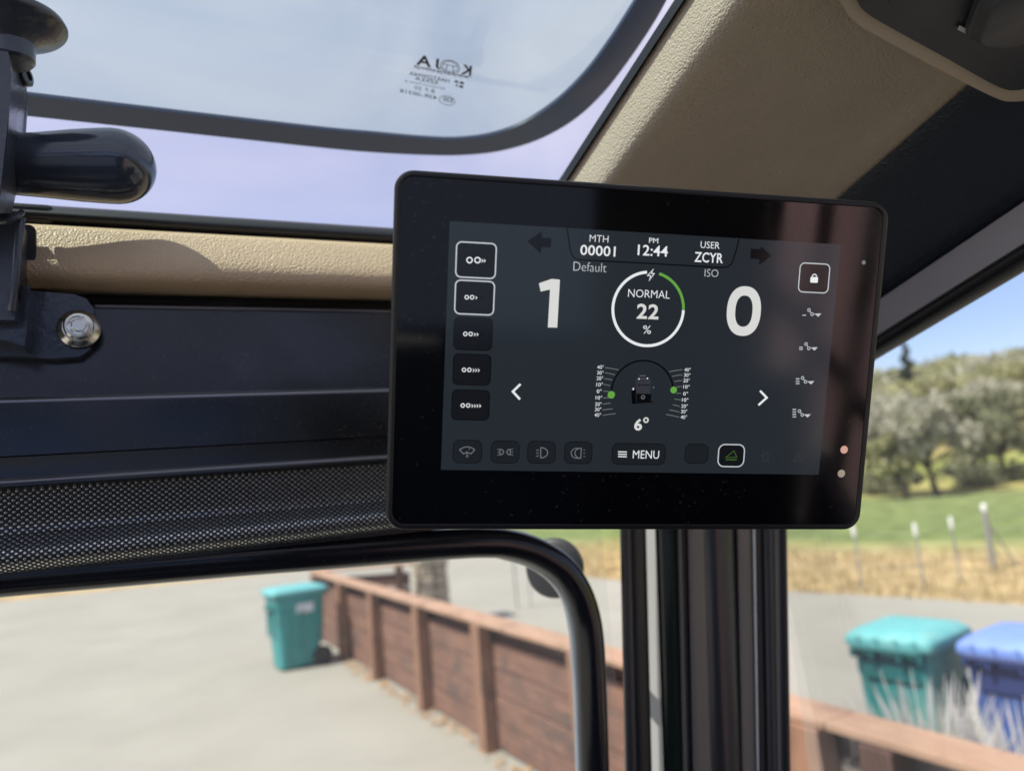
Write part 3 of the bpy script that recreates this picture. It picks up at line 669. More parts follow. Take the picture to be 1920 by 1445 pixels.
for k, (x, y) in enumerate(((1507, 590.6), (1501.5, 652), (1496.2, 714), (1489.8, 774.7))):
    u = UI(); n_ = k + 1; cx, cy = x + 9.8, y - 9.4
    cs = {0: ((1517.1, 581.2), (1522.9, 589), 1534.4, 590), 1: ((1511.5, 644.8), (1516.7, 653), 1527.5, 653.3), 2: ((1505, 708.3), (1510.7, 715.7), 1521, 716.7), 3: ((1499.2, 770.5), (1504.5, 777.7), 1514.5, 778.7)}[k]
    dx = {0: (1508, [591]), 1: (1502, [651, 654.8]), 2: (1495.8, [710, 714.6, 719]), 3: (1489.6, [767.5, 772.2, 776.8, 781.4])}[k]
    for yy in dx[1]: u.line([(dx[0] - 3.4, yy), (dx[0] + 3.4, yy)], 1.9, g_, 4)
    for q in cs[:2]: u.ringpx(q[0], q[1], 2.6, 1.4, g_, 4, n=20)
    a, b = Vector(cs[0]), Vector(cs[1]); dd = (b - a).normalized() * 3.4; u.line([tuple(a + dd), tuple(b - dd)], 1.5, g_, 4)
    u.line([(cs[1][0] + 3.2, cs[1][1] + .3), (cs[2] - 7.2, cs[3] - .7)], 1.4, g_, 4); u.pix([(cs[2] - 7, cs[3] - 2), (cs[2] + 6, cs[3] - 2.5), (cs[2], cs[3] + 4)], g_, 4)
    uip(u, 'bucket_icon')
# bottom row
def bbtn(x, y, w, h, m=None):
    u = UI(); u.rr(x, y, w, h, 11, m or M['ui_btn_low'], 2); u.rrline(x, y, w, h, 11, 1.2, M['ui_dark'], 3); return u
u = bbtn(876.5, 846.5, 51, 41)
arc = [(876 + 20 * math.sin(R_(t)), 857.5 - 20 * math.cos(R_(t))) for t in range(-45, 46, 9)]; arc2 = [(876 + 9.5 * math.sin(R_(t)), 857.5 - 9.5 * math.cos(R_(t))) for t in range(45, -46, -15)]
u.line(arc + arc2, 1.5, d_, 4, True); u.line([(875, 846), (876, 853)], 1.3, d_, 4); u.ringpx(876, 855, 1.7, 1.0, d_, 4, n=12); u.line([(879, 843), (881, 840)], 1.1, d_, 4); uip(u, 'wiper_button')
u = bbtn(947.3, 847.3, 51, 40)
for sgn, cx in ((1, 938.5), (-1, 956)):
    u.line([(cx - sgn * 1, 842), (cx + sgn * 3.5, 843.2), (cx + sgn * 6.2, 847.3), (cx + sgn * 3.5, 851.4), (cx - sgn * 1, 852.6)], 1.5, d_, 4, True)
    for yy in (842.5, 847.3, 852): u.line([(cx - sgn * 3, yy), (cx - sgn * 6, yy + (yy - 847.3) * .25)], 1.2, d_, 4)
uip(u, 'parking_light_button')
u = bbtn(1015.5, 848, 51, 40)
u.line([(1014, 839)] + [(1015 + 12 * math.sin(R_(t)), 848.5 - 9.5 * math.cos(R_(t))) for t in range(15, 166, 15)] + [(1014, 858)], 1.6, d_, 4, True)
for yy in (843.5, 849, 854.5): u.line([(1010.5, yy - .6), (1005.5, yy + 1)], 1.3, d_, 4)
uip(u, 'headlight_button')
u = bbtn(1084.5, 848.8, 51, 40)
u.line([(1090, 840)] + [(1089 - 11 * math.sin(R_(t)), 849.5 - 9.5 * math.cos(R_(t))) for t in range(15, 166, 15)] + [(1089, 859)], 1.5, d_, 4, True)
u.line([(1082 - 11 * math.sin(R_(t)), 849.5 - 9.5 * math.cos(R_(t))) for t in range(-15, 196, 15)], 1.3, d_, 4)
for yy in (843.5, 849.5, 855.5): u.line([(1094, yy), (1097, yy)], 1.2, d_, 4)
uip(u, 'rear_light_button')
u = bbtn(1198, 851.3, 101, 39)
for yy in (847, 851.5, 856): u.line([(1159, yy - .4), (1175.4, yy + .2)], 1.9, w_, 4)
u.txt('MENU', 1211.5, 852, 50, 15, w_, 4, off=-.004); uip(u, 'menu_button')
u = bbtn(1306.5, 850.5, 45, 36); uip(u, 'blank_button')
u = UI(); u.rr(1371.5, 854, 51, 42, 12, M['ui_btn'], 2); u.rrline(1371.5, 854, 51, 42, 12, 2.2, g_, 3)
u.line([(1361, 857.5), (1376.5, 845), (1381.5, 856.8)], 1.8, M['ui_dgreen'], 4, True); u.line([(1361, 861.6), (1381.5, 861.6)], 2.6, M['ui_dgreen'], 4); uip(u, 'slope_button')
u = UI(); q = M['ui_faint']; u.line([(1431, 862), (1431, 853), (1433, 849), (1438, 849), (1440, 853), (1440, 862)], 1.4, q, 4); u.line([(1429, 863.5), (1442, 863.5)], 1.5, q, 4)
for a, b in (((1428, 853), (1424.5, 851)), ((1443, 853), (1446.5, 851)), ((1431, 846.5), (1429, 843.5)), ((1440, 846.5), (1442, 843.5))): u.line([a, b], 1.2, q, 4)
uip(u, 'beacon_icon')
u = UI(); u.line([(1488, 864), (1496.5, 847.5), (1504.5, 864)], 1.5, q, 4, True); u.line([(1496.4, 853), (1496.4, 858)], 1.4, q, 4); uip(u, 'warning_icon')
for x, y, r, m in ((1583.7, 843, 7.6, 'dot_warm'), (1578.5, 887.8, 7.6, 'dot_dim')):  # small emissive discs on the right bezel
    u = UI(); u.disc(x, y, r, M[m], 1); u.build('bezel_dot', mon, smooth=False)
u = UI(); u.disc(1620.5, 492, 4, M['ui_dim'], 1); u.build('faint_dot', mon, smooth=False)  # faint emissive disc, upper right bezel

# ================================================================== OUTDOORS
def gmat():
    m, n, l, p = nt('field_ground'); p.inputs['Roughness'].default_value = .95; p.inputs['Specular IOR Level'].default_value = .1
    t = n.new('ShaderNodeTexCoord'); s_ = n.new('ShaderNodeSeparateXYZ'); l.new(t.outputs['Object'], s_.inputs[0])
    k = n.new('ShaderNodeMath'); k.operation = 'MULTIPLY_ADD'; k.inputs[1].default_value = .27; l.new(s_.outputs[1], k.inputs[0]); l.new(s_.outputs[0], k.inputs[2])   # distance out from the yard edge
    nz_ = n.new('ShaderNodeTexNoise'); nz_.inputs['Scale'].default_value = .12; nz_.inputs['Detail'].default_value = 5; l.new(t.outputs['Object'], nz_.inputs[0])
    w = n.new('ShaderNodeMath'); w.operation = 'MULTIPLY_ADD'; w.inputs[1].default_value = 5.0; l.new(nz_.outputs[0], w.inputs[0]); l.new(k.outputs[0], w.inputs[2])
    r = n.new('ShaderNodeValToRGB'); e = r.color_ramp.elements
    sc_ = n.new('ShaderNodeMapRange'); sc_.inputs[1].default_value = 10; sc_.inputs[2].default_value = 110; l.new(w.outputs[0], sc_.inputs[0]); l.new(sc_.outputs[0], r.inputs[0])
    stops = [(0.0, (.40, .30, .15)), (.085, (.42, .32, .165)), (.105, (.31, .30, .12)), (.125, (.155, .20, .065)), (.28, (.18, .22, .08)), (.33, (.34, .30, .11)), (.42, (.24, .27, .075)), (.5, (.36, .29, .12)), (.66, (.30, .29, .12)), (1, (.22, .23, .09))]
    e[0].position, e[0].color = stops[0][0], (*stops[0][1], 1); e[1].position, e[1].color = stops[1][0], (*stops[1][1], 1)
    for q, c_ in stops[2:]: x = e.new(q); x.color = (*c_, 1)
    n2 = n.new('ShaderNodeTexNoise'); n2.inputs['Scale'].default_value = 1.6; n2.inputs['Detail'].default_value = 8; l.new(t.outputs['Object'], n2.inputs[0])
    h = n.new('ShaderNodeMapRange'); h.inputs[1].default_value = .3; h.inputs[2].default_value = .7; h.inputs[3].default_value = .55; h.inputs[4].default_value = 1.3; l.new(n2.outputs[0], h.inputs[0])
    x = n.new('ShaderNodeMixRGB'); x.blend_type = 'MULTIPLY'; x.inputs[0].default_value = 1; l.new(r.outputs[0], x.inputs[1]); l.new(h.outputs[0], x.inputs[2]); l.new(x.outputs[0], p.inputs['Base Color'])
    return m
M['field'] = gmat()
M['concrete'] = mat('concrete', (.315, .305, .26), .9, var=(.27, .26, .22), vscale=.55, bump=.4, bscale=60, bdist=.004, spec=.2, detail=8, stain=(.27, .26, .22), sscale=.45)
M['wood'] = mat('wood', (.25, .14, .098), .75, var=(.14, .08, .06), vscale=2.2, bump=.5, bscale=40, bdist=.004, stretch=(6, 1, 9), spec=.2, stain=(.115, .08, .065), sscale=2.6)
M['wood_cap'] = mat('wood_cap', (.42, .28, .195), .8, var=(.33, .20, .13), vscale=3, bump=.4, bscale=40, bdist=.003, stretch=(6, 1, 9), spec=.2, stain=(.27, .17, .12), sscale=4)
M['wood_post'] = mat('wood_post', (.29, .165, .105), .75, var=(.2, .11, .07), vscale=4, bump=.4, bscale=30, bdist=.004, stretch=(5, 5, 1), spec=.2, stain=(.14, .09, .065), sscale=4)
M['wood_grey'] = mat('wood_grey', (.25, .235, .21), .85, var=(.17, .15, .13), vscale=3, bump=.4, bscale=40, bdist=.004, stretch=(6, 1, 9), spec=.2)
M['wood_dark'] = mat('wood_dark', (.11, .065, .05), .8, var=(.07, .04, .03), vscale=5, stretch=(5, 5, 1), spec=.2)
M['stone'] = mat('stone', (.50, .43, .31), .9, var=(.3, .26, .2), vscale=6, bump=.6, bscale=18, bdist=.02, spec=.2)
M['teal'] = mat('teal', (.03, .28, .27), .5, var=(.035, .23, .225), vscale=6, bump=.2, bscale=80, bdist=.002, stain=(.05, .19, .18), sscale=3)
M['teal_lid'] = mat('teal_lid', (.13, .41, .41), .55, var=(.10, .35, .35), vscale=6, bump=.2, bscale=80, bdist=.002, stain=(.18, .42, .41), sscale=3)
M['teal_dark'] = mat('teal_dark', (.01, .12, .12), .5)
M['blue'] = mat('blue', (.05, .125, .36), .5, var=(.05, .09, .32), vscale=6, stain=(.07, .11, .28), sscale=3)
M['blue_lid'] = mat('blue_lid', (.17, .29, .62), .55, var=(.15, .23, .56), vscale=6)
M['blue_dark'] = mat('blue_dark', (.02, .035, .13), .5)
M['tyre'] = mat('tyre', (.02, .02, .02), .7)
M['sticker'] = mat('sticker', (.6, .65, .68), .6)
M['bark'] = mat('bark', (.09, .075, .06), .9, var=(.05, .04, .03), vscale=9, bump=.8, bscale=12, bdist=.03, spec=.1)
M['galv'] = mat('galv', (.35, .36, .36), .5, .6)
M['post_white'] = mat('post_white', (.75, .75, .72), .6)
M['barn'] = mat('barn', (.72, .47, .45), .8, var=(.5, .3, .3), vscale=2, stretch=(1, 1, .2), spec=.2)
def leafm(name, a, b):
    m, n, l, p = nt(name); p.inputs['Roughness'].default_value = .7; p.inputs['Specular IOR Level'].default_value = .2
    o = n.new('ShaderNodeNewGeometry'); r = n.new('ShaderNodeMixRGB'); r.inputs[1].default_value = (*a, 1); r.inputs[2].default_value = (*b, 1)
    l.new(o.outputs['Random Per Island'], r.inputs[0]); l.new(r.outputs[0], p.inputs['Base Color'])
    t = n.new('ShaderNodeBsdfTranslucent'); l.new(r.outputs[0], t.inputs[0]); x = n.new('ShaderNodeMixShader'); x.inputs[0].default_value = .35
    l.new(p.outputs[0], x.inputs[1]); l.new(t.outputs[0], x.inputs[2]); l.new(x.outputs[0], n['Material Output'].inputs[0]); return m
M['oak'] = leafm('oak_leaf', (.27, .275, .13), (.44, .42, .23))
M['olive'] = leafm('olive_leaf', (.37, .36, .27), (.52, .50, .40))
M['darkleaf'] = leafm('dark_leaf', (.17, .18, .10), (.28, .28, .17))
M['conifer'] = leafm('conifer_leaf', (.04, .06, .03), (.08, .10, .05))
M['blade'] = leafm('grass_blade', (.48, .50, .36), (.70, .70, .58))
M['bladelil'] = leafm('seed_head', (.66, .63, .60), (.82, .79, .76))
M['litter'] = leafm('litter', (.42, .22, .08), (.62, .40, .2))
M['straw'] = leafm('straw', (.40, .30, .14), (.54, .44, .24))

SHO = Vector((2.0, -5.5, 0)); shed = root('plank_shed', SHO, 'reddish plank shed wall behind the cab, seen only as a reflection in the display', 'shed')
rnd = random.Random(3)
for k in range(16):
    mb = MB(); mb.box((1.65, -2.2 - k * .45, 1.3), (.05, .43, 2.6 + rnd.uniform(-.02, .02)), M['barn']); mb.build('board', shed, SHO, bevel=.005)
mb = MB(); mb.box((2.0, -5.6, 2.68), (1.0, 7.6, .08), M['wood_grey']); mb.build('roof', shed, SHO, bevel=.01)

# terrain: level near the yard, rising to a wooded ridge on the right
def smooth01(t): t = max(0, min(1, t)); return t * t * (3 - 2 * t)
def hz(x, y):
    q = x + .12 * y
    h = -.05 + 1.1 * smooth01((q - 36) / 14) + 4.6 * smooth01((q - 42) / 40) + 10.5 * smooth01((q - 66) / 95)
    h += (1.2 * noise.noise(Vector((x * .02, y * .02, 3))) + 2.0 * noise.noise(Vector((x * .009, y * .009, 8)))) * smooth01((q - 45) / 60)
    if x < 8 or q < 24: h = min(h, -.05)
    if q > 165: h -= (q - 165) * .12
    return h
mb = MB(); N = 110; vs_ = []; 
gx = [-400, -200, -100, -50, -20] + [-10 + k * 2.6 for k in range(100)] + [300, 420, 700]
gy = [-700, -400, -250] + [-180 + k * 4 for k in range(115)] + [340, 460, 700]
for y in gy:
    for x in gx: vs_.append((x, y, hz(x, y)))
nx = len(gx); fs_ = [(j * nx + i, j * nx + i + 1, (j + 1) * nx + i + 1, (j + 1) * nx + i) for j in range(len(gy) - 1) for i in range(nx - 1)]
mb.add(vs_, fs_, M['field']); tag(mb.build('terrain', ang=180), kind='structure')
edge = [(14.2, -40), (11.5, -4), (10.3, 3), (9.71, 6.2), (9.2, 8.0), (8.85, 9.3), (8.4, 11.2), (7.96, 13), (8.0, 15.5), (8.6, 18.5), (8.9, 20.2), (7.9, 21.8), (4, 24), (-8, 27), (-60, 32), (-60, -40)]
ep = bez([Vector(p) for p in edge[:-2]], 4)
ep = [Vector((p.x + .12 * noise.noise(Vector((p.x * 2, p.y * 2, 0))), p.y + .12 * noise.noise(Vector((p.x * 2, p.y * 2, 5))), 0)) for p in ep] + [Vector((-60, -40, 0))]
mb = MB(); mb.add(ep, [list(range(len(ep)))], M['concrete']); tag(mb.build('yard', smooth=False), kind='structure')

# ---------------- low plank fence beside the yard
fx = lambda y: 2.60 - .049 * y
FO = Vector((fx(6), 6, 0))
fence = root('plank_fence', FO, 'long low reddish plank fence with flat cap rail and square posts, running along the yard', 'fence')
def fpart(mb, name, **k): return mb.build(name, fence, FO, **k)
ang = math.atan(.049); FR = Matrix.Rotation(ang, 3, 'Z')
def fbox(mb, y0, y1, z0, z1, dx, th, m):
    ym = (y0 + y1) / 2; L = (y1 - y0) / math.cos(ang); mb.box((fx(ym) + dx, ym, (z0 + z1) / 2), (th, L, z1 - z0), m, FR)
posts = [11.75, 10.2, 8.75, 7.22, 5.8, 4.3, 3.35, 2.50, 2.16, .9, -.6, -2.1]
for k, (y0, y1) in enumerate(((-3, 2.4), (2.4, 7.2), (7.2, 11.8))):
    mb = MB()
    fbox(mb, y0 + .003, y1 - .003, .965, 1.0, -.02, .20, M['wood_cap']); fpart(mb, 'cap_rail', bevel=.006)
zs = [(.02, .21), (.225, .415), (.43, .62), (.635, .832)]
bays = list(zip(posts[1:], posts[:-1]))
for (y0, y1) in bays:
    mw = M['wood_grey'] if y1 < 2.6 else M['wood']
    for k, (z0, z1) in enumerate(zs):
        mb = MB(); fbox(mb, y0 + .004, y1 - .004, z0 + random.uniform(-.005, .005), z1, .0 + random.uniform(-.006, .006), .035, mw); fpart(mb, 'plank', bevel=.004)
    mb = MB(); fbox(mb, y0 + .004, y1 - .004, .82, .955, .05, .04, M['wood_dark'] if y1 > 2.6 else M['wood_grey']); fpart(mb, 'top_plank', bevel=.004)  # dark wood here stands for the shade under the cap rail
for y in posts:
    mb = MB(); wd_ = .15 if y > 2.3 else .14; mb.box((fx(y) - .085, y, .48), (.11, wd_, .965), M['wood_post'] if y != 2.16 else M['wood_dark'], FR); fpart(mb, 'post', bevel=.008)
rnd = random.Random(9); mb = MB()
for k in range(420):
    y = rnd.uniform(3.5, 10.4); d = abs(rnd.gauss(0, .09)); c = Vector((fx(y) - .05 - d, y, .008 + rnd.random() * .02)); a = rnd.uniform(0, 6.28); q = rnd.uniform(.015, .04)
    u = Vector((math.cos(a), math.sin(a), rnd.uniform(-.3, .3))) * q; v = Vector((-math.sin(a), math.cos(a), rnd.uniform(-.3, .3))) * q * .5
    mb.add([c + u, c + v, c - u, c - v], [(0, 1, 2, 3)], M['litter'])
tag(mb.build('leaf_litter', smooth=False), 'dry orange leaves drifted along the foot of the plank fence', 'leaves', kind='stuff')
# short return of fence at the far corner
SO = Vector((2.05, 11.9, 0)); sf = root('short_plank_fence', SO, 'short dark brown plank fence return running from the far fence corner to the stone pillar', 'fence')
p0, p1 = Vector((2.0, 12.0, 0)), Vector((3.25, 11.2, 0)); dv = (p1 - p0); RZ = Matrix.Rotation(math.atan2(dv.y, dv.x), 3, 'Z'); mid = (p0 + p1) / 2
mb = MB(); mb.box((mid.x, mid.y, 1.0), (dv.length + .1, .2, .035), M['wood_cap'], RZ); mb.build('cap_rail', sf, SO, bevel=.005)
for z in (.12, .34, .56, .78): mb = MB(); mb.box((mid.x, mid.y, z), (dv.length, .035, .2), M['wood'], RZ); mb.build('plank', sf, SO, bevel=.004)
for q in (.1, .9): mb = MB(); c = p0 + dv * q; mb.box((c.x - .03, c.y - .06, .49), (.1, .1, .98), M['wood_dark'], RZ); mb.build('post', sf, SO, bevel=.004)
# stone pillar
PO = Vector((3.62, 11.35, 0)); mb = MB(); rnd = random.Random(4)
z = 0
while z < 1.62:
    h = rnd.uniform(.12, .2); a = 0
    for sx_ in (-1, 1):
        for sy_ in (-1, 1):
            s1, s2 = rnd.uniform(.2, .25), rnd.uniform(.2, .25)
            bmv = MB(); mb.box((PO.x + sx_ * .115, PO.y + sy_ * .115, z + h / 2), (s1 - .012, s2 - .012, h - .014), M['stone'], Matrix.Rotation(rnd.uniform(-.08, .08), 3, 'Z'))
    z += h
mb.box((PO.x, PO.y, z / 2), (.40, .40, z - .02), M['wood_dark'])
mb.box((PO.x, PO.y, z + .03), (.56, .56, .07), M['stone'])
o = mb.build('stone_pillar', None, PO, bevel=.02, seg=2); o.location = PO; tag(o, 'square fieldstone gate pillar behind the plank fence near its far corner', 'pillar')

# ---------------- wheeled bins
def bin_(name, loc, rz, label, body, lid, dark, sticker=False, sc_=(.76, .76, 1.03)):
    r = root(name, (0, 0, 0), label, 'wheelie bin')
    def ringb(w, d, z, rr_, ox=0): return [Vector((x + ox, y, z)) for x, y in rrect(w, d, rr_, 5)]
    mb = MB()       # hinge and wheels on +x, front -x
    mb.loft([ringb(.46, .42, .03, .05, -.02), ringb(.50, .45, .16, .06), ringb(.58, .52, .62, .06), ringb(.60, .535, .80, .06), ringb(.615, .55, .82, .06), ringb(.62, .555, .93, .06), ringb(.655, .59, .935, .06), ringb(.655, .59, .965, .06), ringb(.60, .54, .965, .05), ringb(.58, .52, .90, .05)], M[body])
    mb.f.pop(); mb.m.pop()
    for y in (-.12, .12): mb.box((-.315, y, .60), (.02, .03, .34), M[body])
    mb.box((-.325, 0, .80), (.03, .34, .06), M[dark])
    for sy_ in (-1, 1):
        for x_ in (-.18, 0, .18): mb.box((x_, sy_ * .262, .52), (.03, .03, .50), M[body], Matrix.Rotation(sy_ * -.09, 3, 'X'))
    for y in (-.19, 0, .19): mb.box((.285, y, .55), (.025, .03, .46), M[body], Matrix.Rotation(.06, 3, 'Y'))
    b = mb.build('body', r, bevel=0, ang=50)
    mb = MB()
    mb.loft([ringb(.70, .625, .968, .05), ringb(.71, .635, .985, .05), ringb(.70, .625, 1.015, .055), ringb(.62, .54, 1.045, .08), ringb(.40, .34, 1.058, .1)], M[lid])
    for y in (-.2, -.07, .07, .2): mb.box((.345, y, 1.0), (.05, .035, .05), M[lid])
    mb.box((-.352, 0, .985), (.035, .2, .025), M[lid])
    mb.build('lid', r, bevel=.006, ang=50)
    mb = MB(); mb.tube([(.375, -.24, .965), (.375, .24, .965)], .016, M[dark], 12)
    for y in (-.24, -.1, .1, .24): mb.box((.345, y, .94), (.08, .03, .05), M[dark])
    mb.box((.318, 0, .86), (.012, .40, .11), M[dark])
    mb.build('handle', r, bevel=.004)
    for y in (-.235, .235):
        mb = MB(); mb.lathe([(.0, -.03), (.06, -.03), (.11, -.028), (.125, -.018), (.125, .018), (.11, .028), (.06, .03), (0, .03)], (.265, y, .125), (0, 1, 0), M['tyre'], 28); mb.build('wheel', r)
    mb = MB(); mb.tube([(.265, -.25, .125), (.265, .25, .125)], .012, M['galv'], 10); mb.build('axle', r)
    if sticker:
        mb = MB(); mb.box((.05, -.287, .78), (.22, .004, .12), M['sticker'], Matrix.Rotation(.05, 3, 'X')); mb.build('sticker', r, bevel=.001)
    r.location = loc; r.rotation_euler.z = rz; r.scale = sc_; return r
bin_('wheeled_bin', (1.42, 10.25, 0), R_(8), 'teal wheeled bin with pale sticker standing alone at the far end of the plank fence', 'teal', 'teal_lid', 'teal_dark', True, (1, 1, .95))
bin_('wheeled_bin', (3.74, 3.07, 0), R_(193), 'teal wheeled bin standing beside the blue bin behind the fence', 'teal', 'teal_lid', 'teal_dark')
bin_('wheeled_bin', (3.93, 2.53, 0), R_(190), 'blue wheeled bin with pale blue lid cut off by the photo edge', 'blue', 'blue_lid', 'blue_dark')

# ---------------- tall ornamental grass between fence and bins
def clump(loc, n, hgt, spread, label, seed):
    rnd = random.Random(seed); mb = MB()
    for k in range(n):
        a = rnd.uniform(0, 6.283); rr = spread * .35 * math.sqrt(rnd.random()); b = Vector((loc[0] + rr * math.cos(a), loc[1] + rr * math.sin(a), 0))
        lean = Vector((math.cos(a), math.sin(a), 0)) * rnd.uniform(.05, spread); h = hgt * rnd.uniform(.35, 1.08)
        w = rnd.uniform(.0008, .0017); t = Vector((-math.sin(a + rnd.uniform(-1, 1)), math.cos(a), 0)) * w
        pts = [b + lean * (q ** 2) + Vector((0, 0, h * q * (1 - .08 * q * q))) for q in (0, .35, .7, 1)]
        m = M['blade'] if rnd.random() < .72 else M['bladelil']
        v = []
        for p, q in zip(pts, (1, 1, .8, .15)): v += [p - t * q, p + t * q]
        mb.add(v, [(0, 1, 3, 2), (2, 3, 5, 4), (4, 5, 7, 6)], m)
        if m == M['bladelil']:
            mb.tube([pts[2], pts[3], pts[3] + (pts[3] - pts[2]) * .25], [.001, .003, .0006], m, 4)
    o = mb.build('ornamental_grass', None, loc, smooth=False); o.location = loc; return tag(o, label, 'plant', 'grass clumps behind the fence')
clump((2.98, 2.42, 0), 1500, .98, .26, 'pale feathery grass clump in front of the teal bin, behind the fence', 1)
clump((3.02, 2.02, 0), 1600, .96, .28, 'pale grass clump between the teal and the blue bin, behind the fence', 2)
clump((2.98, 1.62, 0), 1400, .96, .28, 'pale grass clump in front of the blue bin, near the photo edge', 3)

# ---------------- wire fence with white-topped posts at the field edge
WO = Vector((9.9, 7.9, 0)); wf = root('wire_fence', WO, 'thin wire fence with white topped metal posts along the dry grass', 'fence')
wp = [Vector((9.0, 10.9, -.03)), Vector((9.66, 8.62, -.03)), Vector((10.05, 7.85, -.03)), Vector((11.0, 7.95, -.03)), Vector((12.5, 8.4, -.03)), Vector((14.5, 7.0, -.03)), Vector((17, 5, -.03))]
for k, p in enumerate(wp):
    mb = MB(); hp_ = .92 if k != 4 else 1.0; mb.tube([p, p + Vector((-.03, -.02, hp_))], .016 if k != 4 else .045, M['galv'], 8)
    if k == 4: mb.tube([p + Vector((.45, -.1, 0)), p + Vector((.0, 0, .8))], .015, M['galv'], 8)
    po_ = mb.build('post', wf, WO)
    mb = MB(); t = p + Vector((-.03, -.02, hp_)); rr = .028 if k != 4 else .045
    mb.lathe([(0, -.12), (rr * .8, -.11), (rr, -.02), (rr * .9, .04), (rr * .5, .07), (0, .08)], t, (0, 0, 1), M['post_white'], 14); mb.build('post_cap', po_, WO)
for z in (.35, .62, .85):
    mb = MB(); mb.tube([p + Vector((-.02, -.01, z)) for p in wp], .003, M['galv'], 5); mb.build('wire', wf, WO)
QO = Vector((5.2, 11.7, 0)); mb = MB()
mb.tube([QO, QO + Vector((0, 0, 1.3))], .016, M['galv'], 8); mb.tube([QO + Vector((.22, -.08, 0)), QO + Vector((.22, -.08, 1.3))], .012, M['galv'], 8); mb.tube([QO + Vector((0, 0, 1.28)), QO + Vector((.22, -.08, 1.28))], .012, M['galv'], 8)
o = mb.build('metal_pole_frame', None, QO); o.location = QO; tag(o, 'thin grey metal pole frame standing on the concrete beyond the fence', 'post')
UO = Vector((10.6, 16.4, -.03)); mb = MB(); mb.box(UO + Vector((0, 0, .35)), (.07, .07, .8), M['galv']); mb.box(UO + Vector((0, 0, .66)), (.22, .16, .34), M['galv'])
o = mb.build('utility_box', None, UO, bevel=.01); o.location = UO; tag(o, 'small grey utility box on a post in the dry grass by the road edge', 'utility box')

# ---------------- dry grass fringe (stuff)
rnd = random.Random(12); mb = MB()
for k in range(5200):
    q = rnd.uniform(0, 1); y = 4 + 17 * rnd.random(); i = min(range(len(ep) - 1), key=lambda j: abs(ep[j].y - y) + (100 if ep[j].x < 5 else 0))
    x = ep[i].x + .05 + (rnd.random() ** 1.3) * 5.5; b = Vector((x, y, hz(x, y))); h = rnd.uniform(.08, .26); a = rnd.uniform(0, 6.28)
    t = Vector((math.cos(a), math.sin(a), 0)) * rnd.uniform(.008, .02); l_ = Vector((rnd.uniform(-.1, .1), rnd.uniform(-.1, .1), h))
    mb.add([b - t, b + t, b + l_], [(0, 1, 2)], M['straw'])
tag(mb.build('dry_grass', smooth=False), 'dry golden grass at the edge of the concrete yard', 'grass', kind='stuff')

# ---------------- trees
def leafquad(c, s, rnd):
    n_ = Vector((rnd.gauss(0, 1), rnd.gauss(0, 1), rnd.gauss(0, 1))).normalized(); u = n_.orthogonal().normalized(); w = n_.cross(u); a = rnd.uniform(0, 6.28)
    u, w = u * math.cos(a) + w * math.sin(a), w * math.cos(a) - u * math.sin(a)
    return [c + u * s, c + w * s * .55, c - u * s, c - w * s * .55]
def tree(name, loc, H_, Wd, leaf, label, seed, lean=(0, 0), trunk=.35, nl=2600, lsz=.16, group=None, cat='tree', blobs=17, low=.3, cone=False):
    rnd = random.Random(seed); loc = Vector(loc); r = root(name, loc, label, cat, group)
    top = loc + Vector((lean[0], lean[1], H_ * .62)); th = max(.06, H_ * .032)
    mb = MB(); k1 = loc + Vector((lean[0] * .3, lean[1] * .3, H_ * .28)); mb.tube([loc + Vector((0, 0, -.2)), loc + Vector((0, 0, .15)), k1, (k1 + top) / 2 + Vector((.1, .05, 0)), top], [th * 1.5, th * 1.1, th * .85, th * .55, th * .15], M['bark'], 9)
    cl = []
    for k in range(blobs):
        a = 6.283 * k / blobs * 2.4 + rnd.uniform(-.5, .5); q = rnd.uniform(.25, 1) if k else 0; zz = H_ * rnd.uniform(low + .12, .88)
        wq = Wd * .55 * q * math.sqrt(max(.15, 1 - ((zz / H_ - .6) / .5) ** 2))
        if cone: zz = H_ * (.08 + .9 * k / blobs); wq = Wd * .32 * (1 - zz / H_)
        c = loc + Vector((lean[0] * zz / H_, lean[1] * zz / H_, 0)) + Vector((math.cos(a) * wq, math.sin(a) * wq, zz)); cl.append((c, Wd * (rnd.uniform(.11, .22) if not cone else .05 + .32 * (1 - zz / H_))))
        m_ = k1 + (c - k1) * .5 + Vector((0, 0, .1 * H_ * rnd.random())); mb.tube([k1 + Vector((0, 0, rnd.uniform(-.1, .25) * H_ * .4)), m_, c], [th * .5, th * .3, th * .1], M['bark'], 6)
    mb.build('trunk', r, loc)
    mb = MB()
    for k in range(nl):
        c, rad = cl[rnd.randrange(len(cl))]; d = Vector((rnd.gauss(0, 1), rnd.gauss(0, 1), rnd.gauss(0, .75))).normalized() * rad * (rnd.random() ** .45)
        mb.add(leafquad(c + d, lsz * rnd.uniform(.6, 1.4), rnd), [(0, 1, 2, 3)], M[leaf])
    mb.build('crown', r, loc, smooth=False); return r
def polar(px, dist):
    v = ray(px, 900); v = Vector((v.x, v.y, 0)).normalized() * dist; return Vector((v.x, v.y, hz(v.x, v.y)))
TG = 'trees on the grassy slope'
tree('oak_tree', polar(1694, 37), 3.1, 2.2, 'oak', 'slim crooked dark trunked tree nearest the display, on the green slope', 21, (-.7, .3), group=TG, nl=1500, lsz=.17)
tree('oak_tree', polar(1752, 38), 4.3, 4.2, 'olive', 'broad grey green tree with bare forked trunk left of the darker big tree', 22, (-.4, .3), group=TG, nl=3800, lsz=.18, low=.38)
tree('oak_tree', polar(1885, 45), 4.2, 5.2, 'darkleaf', 'big dark crowned tree at the right photo edge on the slope', 23, group=TG, nl=4200, lsz=.2)
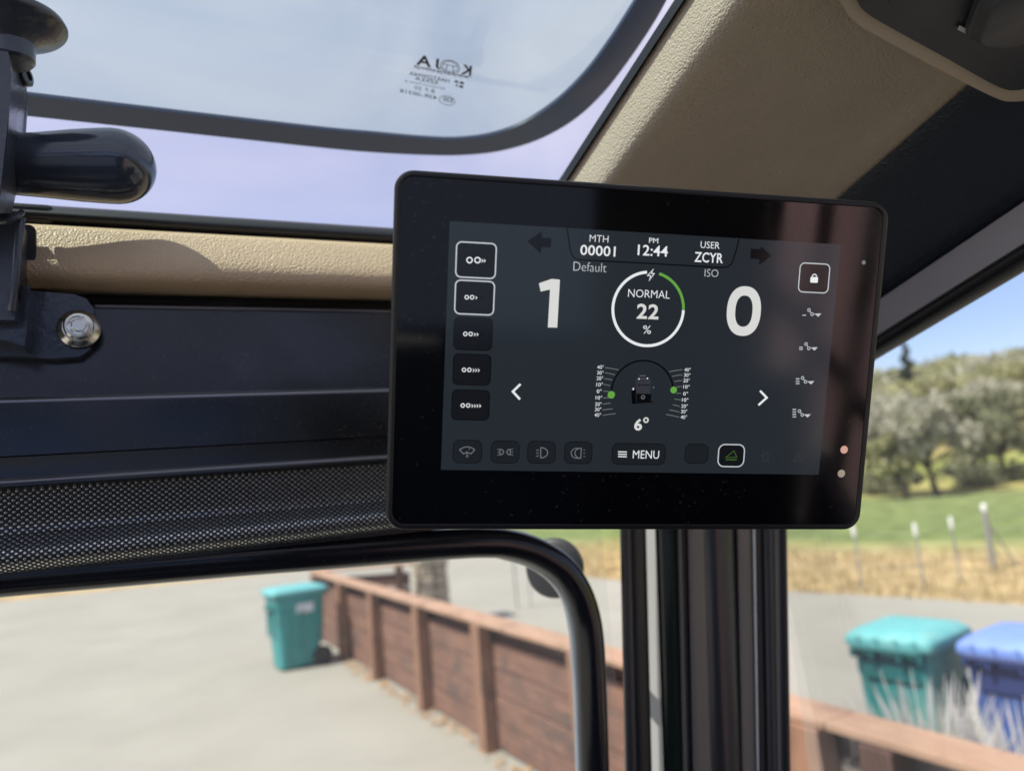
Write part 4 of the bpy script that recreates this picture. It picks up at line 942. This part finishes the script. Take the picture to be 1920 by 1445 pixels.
tree('oak_tree', polar(1845, 55), 4.3, 5.5, 'olive', 'pale grey green bushy tree between the broad tree and the big dark tree', 24, group=TG, nl=3600, lsz=.2, low=.12)
tree('oak_tree', polar(1680, 60), 4.4, 5.5, 'olive', 'pale olive tree half hidden beside the display edge, higher up the slope', 25, group=TG, nl=3200, lsz=.2)
tree('oak_tree', polar(1790, 68), 4.7, 6.5, 'oak', 'green tree rising behind the broad grey green tree', 26, group=TG, nl=3200, lsz=.24)
tree('oak_tree', polar(1925, 70), 4.7, 6.5, 'oak', 'green tree behind the big dark tree at the photo edge', 27, group=TG, nl=2600, lsz=.24)
tree('oak_tree', polar(1630, 75), 4.7, 6.5, 'oak', 'green tree on the slope mostly hidden behind the display', 28, group=TG, nl=2600, lsz=.24)
tree('conifer_tree', polar(1735, 150), 7.5, 3.2, 'conifer', 'dark pointed conifer standing up against the sky on the ridge', 29, nl=1800, lsz=.3, blobs=16, low=.1, cone=True)
tree('shrub', polar(1662, 42), 1.2, 2.8, 'darkleaf', 'low dark shrub on the slope beside the display edge', 31, nl=1400, lsz=.16, cat='shrub', low=-.05, group='low shrubs on the slope')
tree('shrub', polar(1836, 43), 1.1, 3.6, 'darkleaf', 'low dark shrub under the pale bushy tree', 32, nl=1400, lsz=.16, cat='shrub', low=-.05, group='low shrubs on the slope')
# wooded ridge (reads as one mass)
rnd = random.Random(5); mb = MB()
for k in range(430):
    d = rnd.uniform(74, 200); a = YAW + R_(rnd.uniform(10, 44)); x, y = d * math.sin(a), d * math.cos(a)
    if x + .12 * y < 66 or x + .12 * y > 172: continue
    b = Vector((x, y, hz(x, y))); s = rnd.uniform(1.4, 3.0); m = M[rnd.choice(['oak', 'oak', 'oak', 'olive', 'olive'])]
    for q in range(75):
        dd = Vector((rnd.gauss(0, 1), rnd.gauss(0, 1), rnd.gauss(0, 1))).normalized() * rnd.random() ** .4; c = b + Vector((dd.x * s, dd.y * s, s * .55 + dd.z * s * .75))
        mb.add(leafquad(c, rnd.uniform(.35, .8), rnd), [(0, 1, 2, 3)], m)
tag(mb.build('hillside_woodland', smooth=False), 'hazy olive green woodland covering the far ridge', 'woodland', kind='stuff')
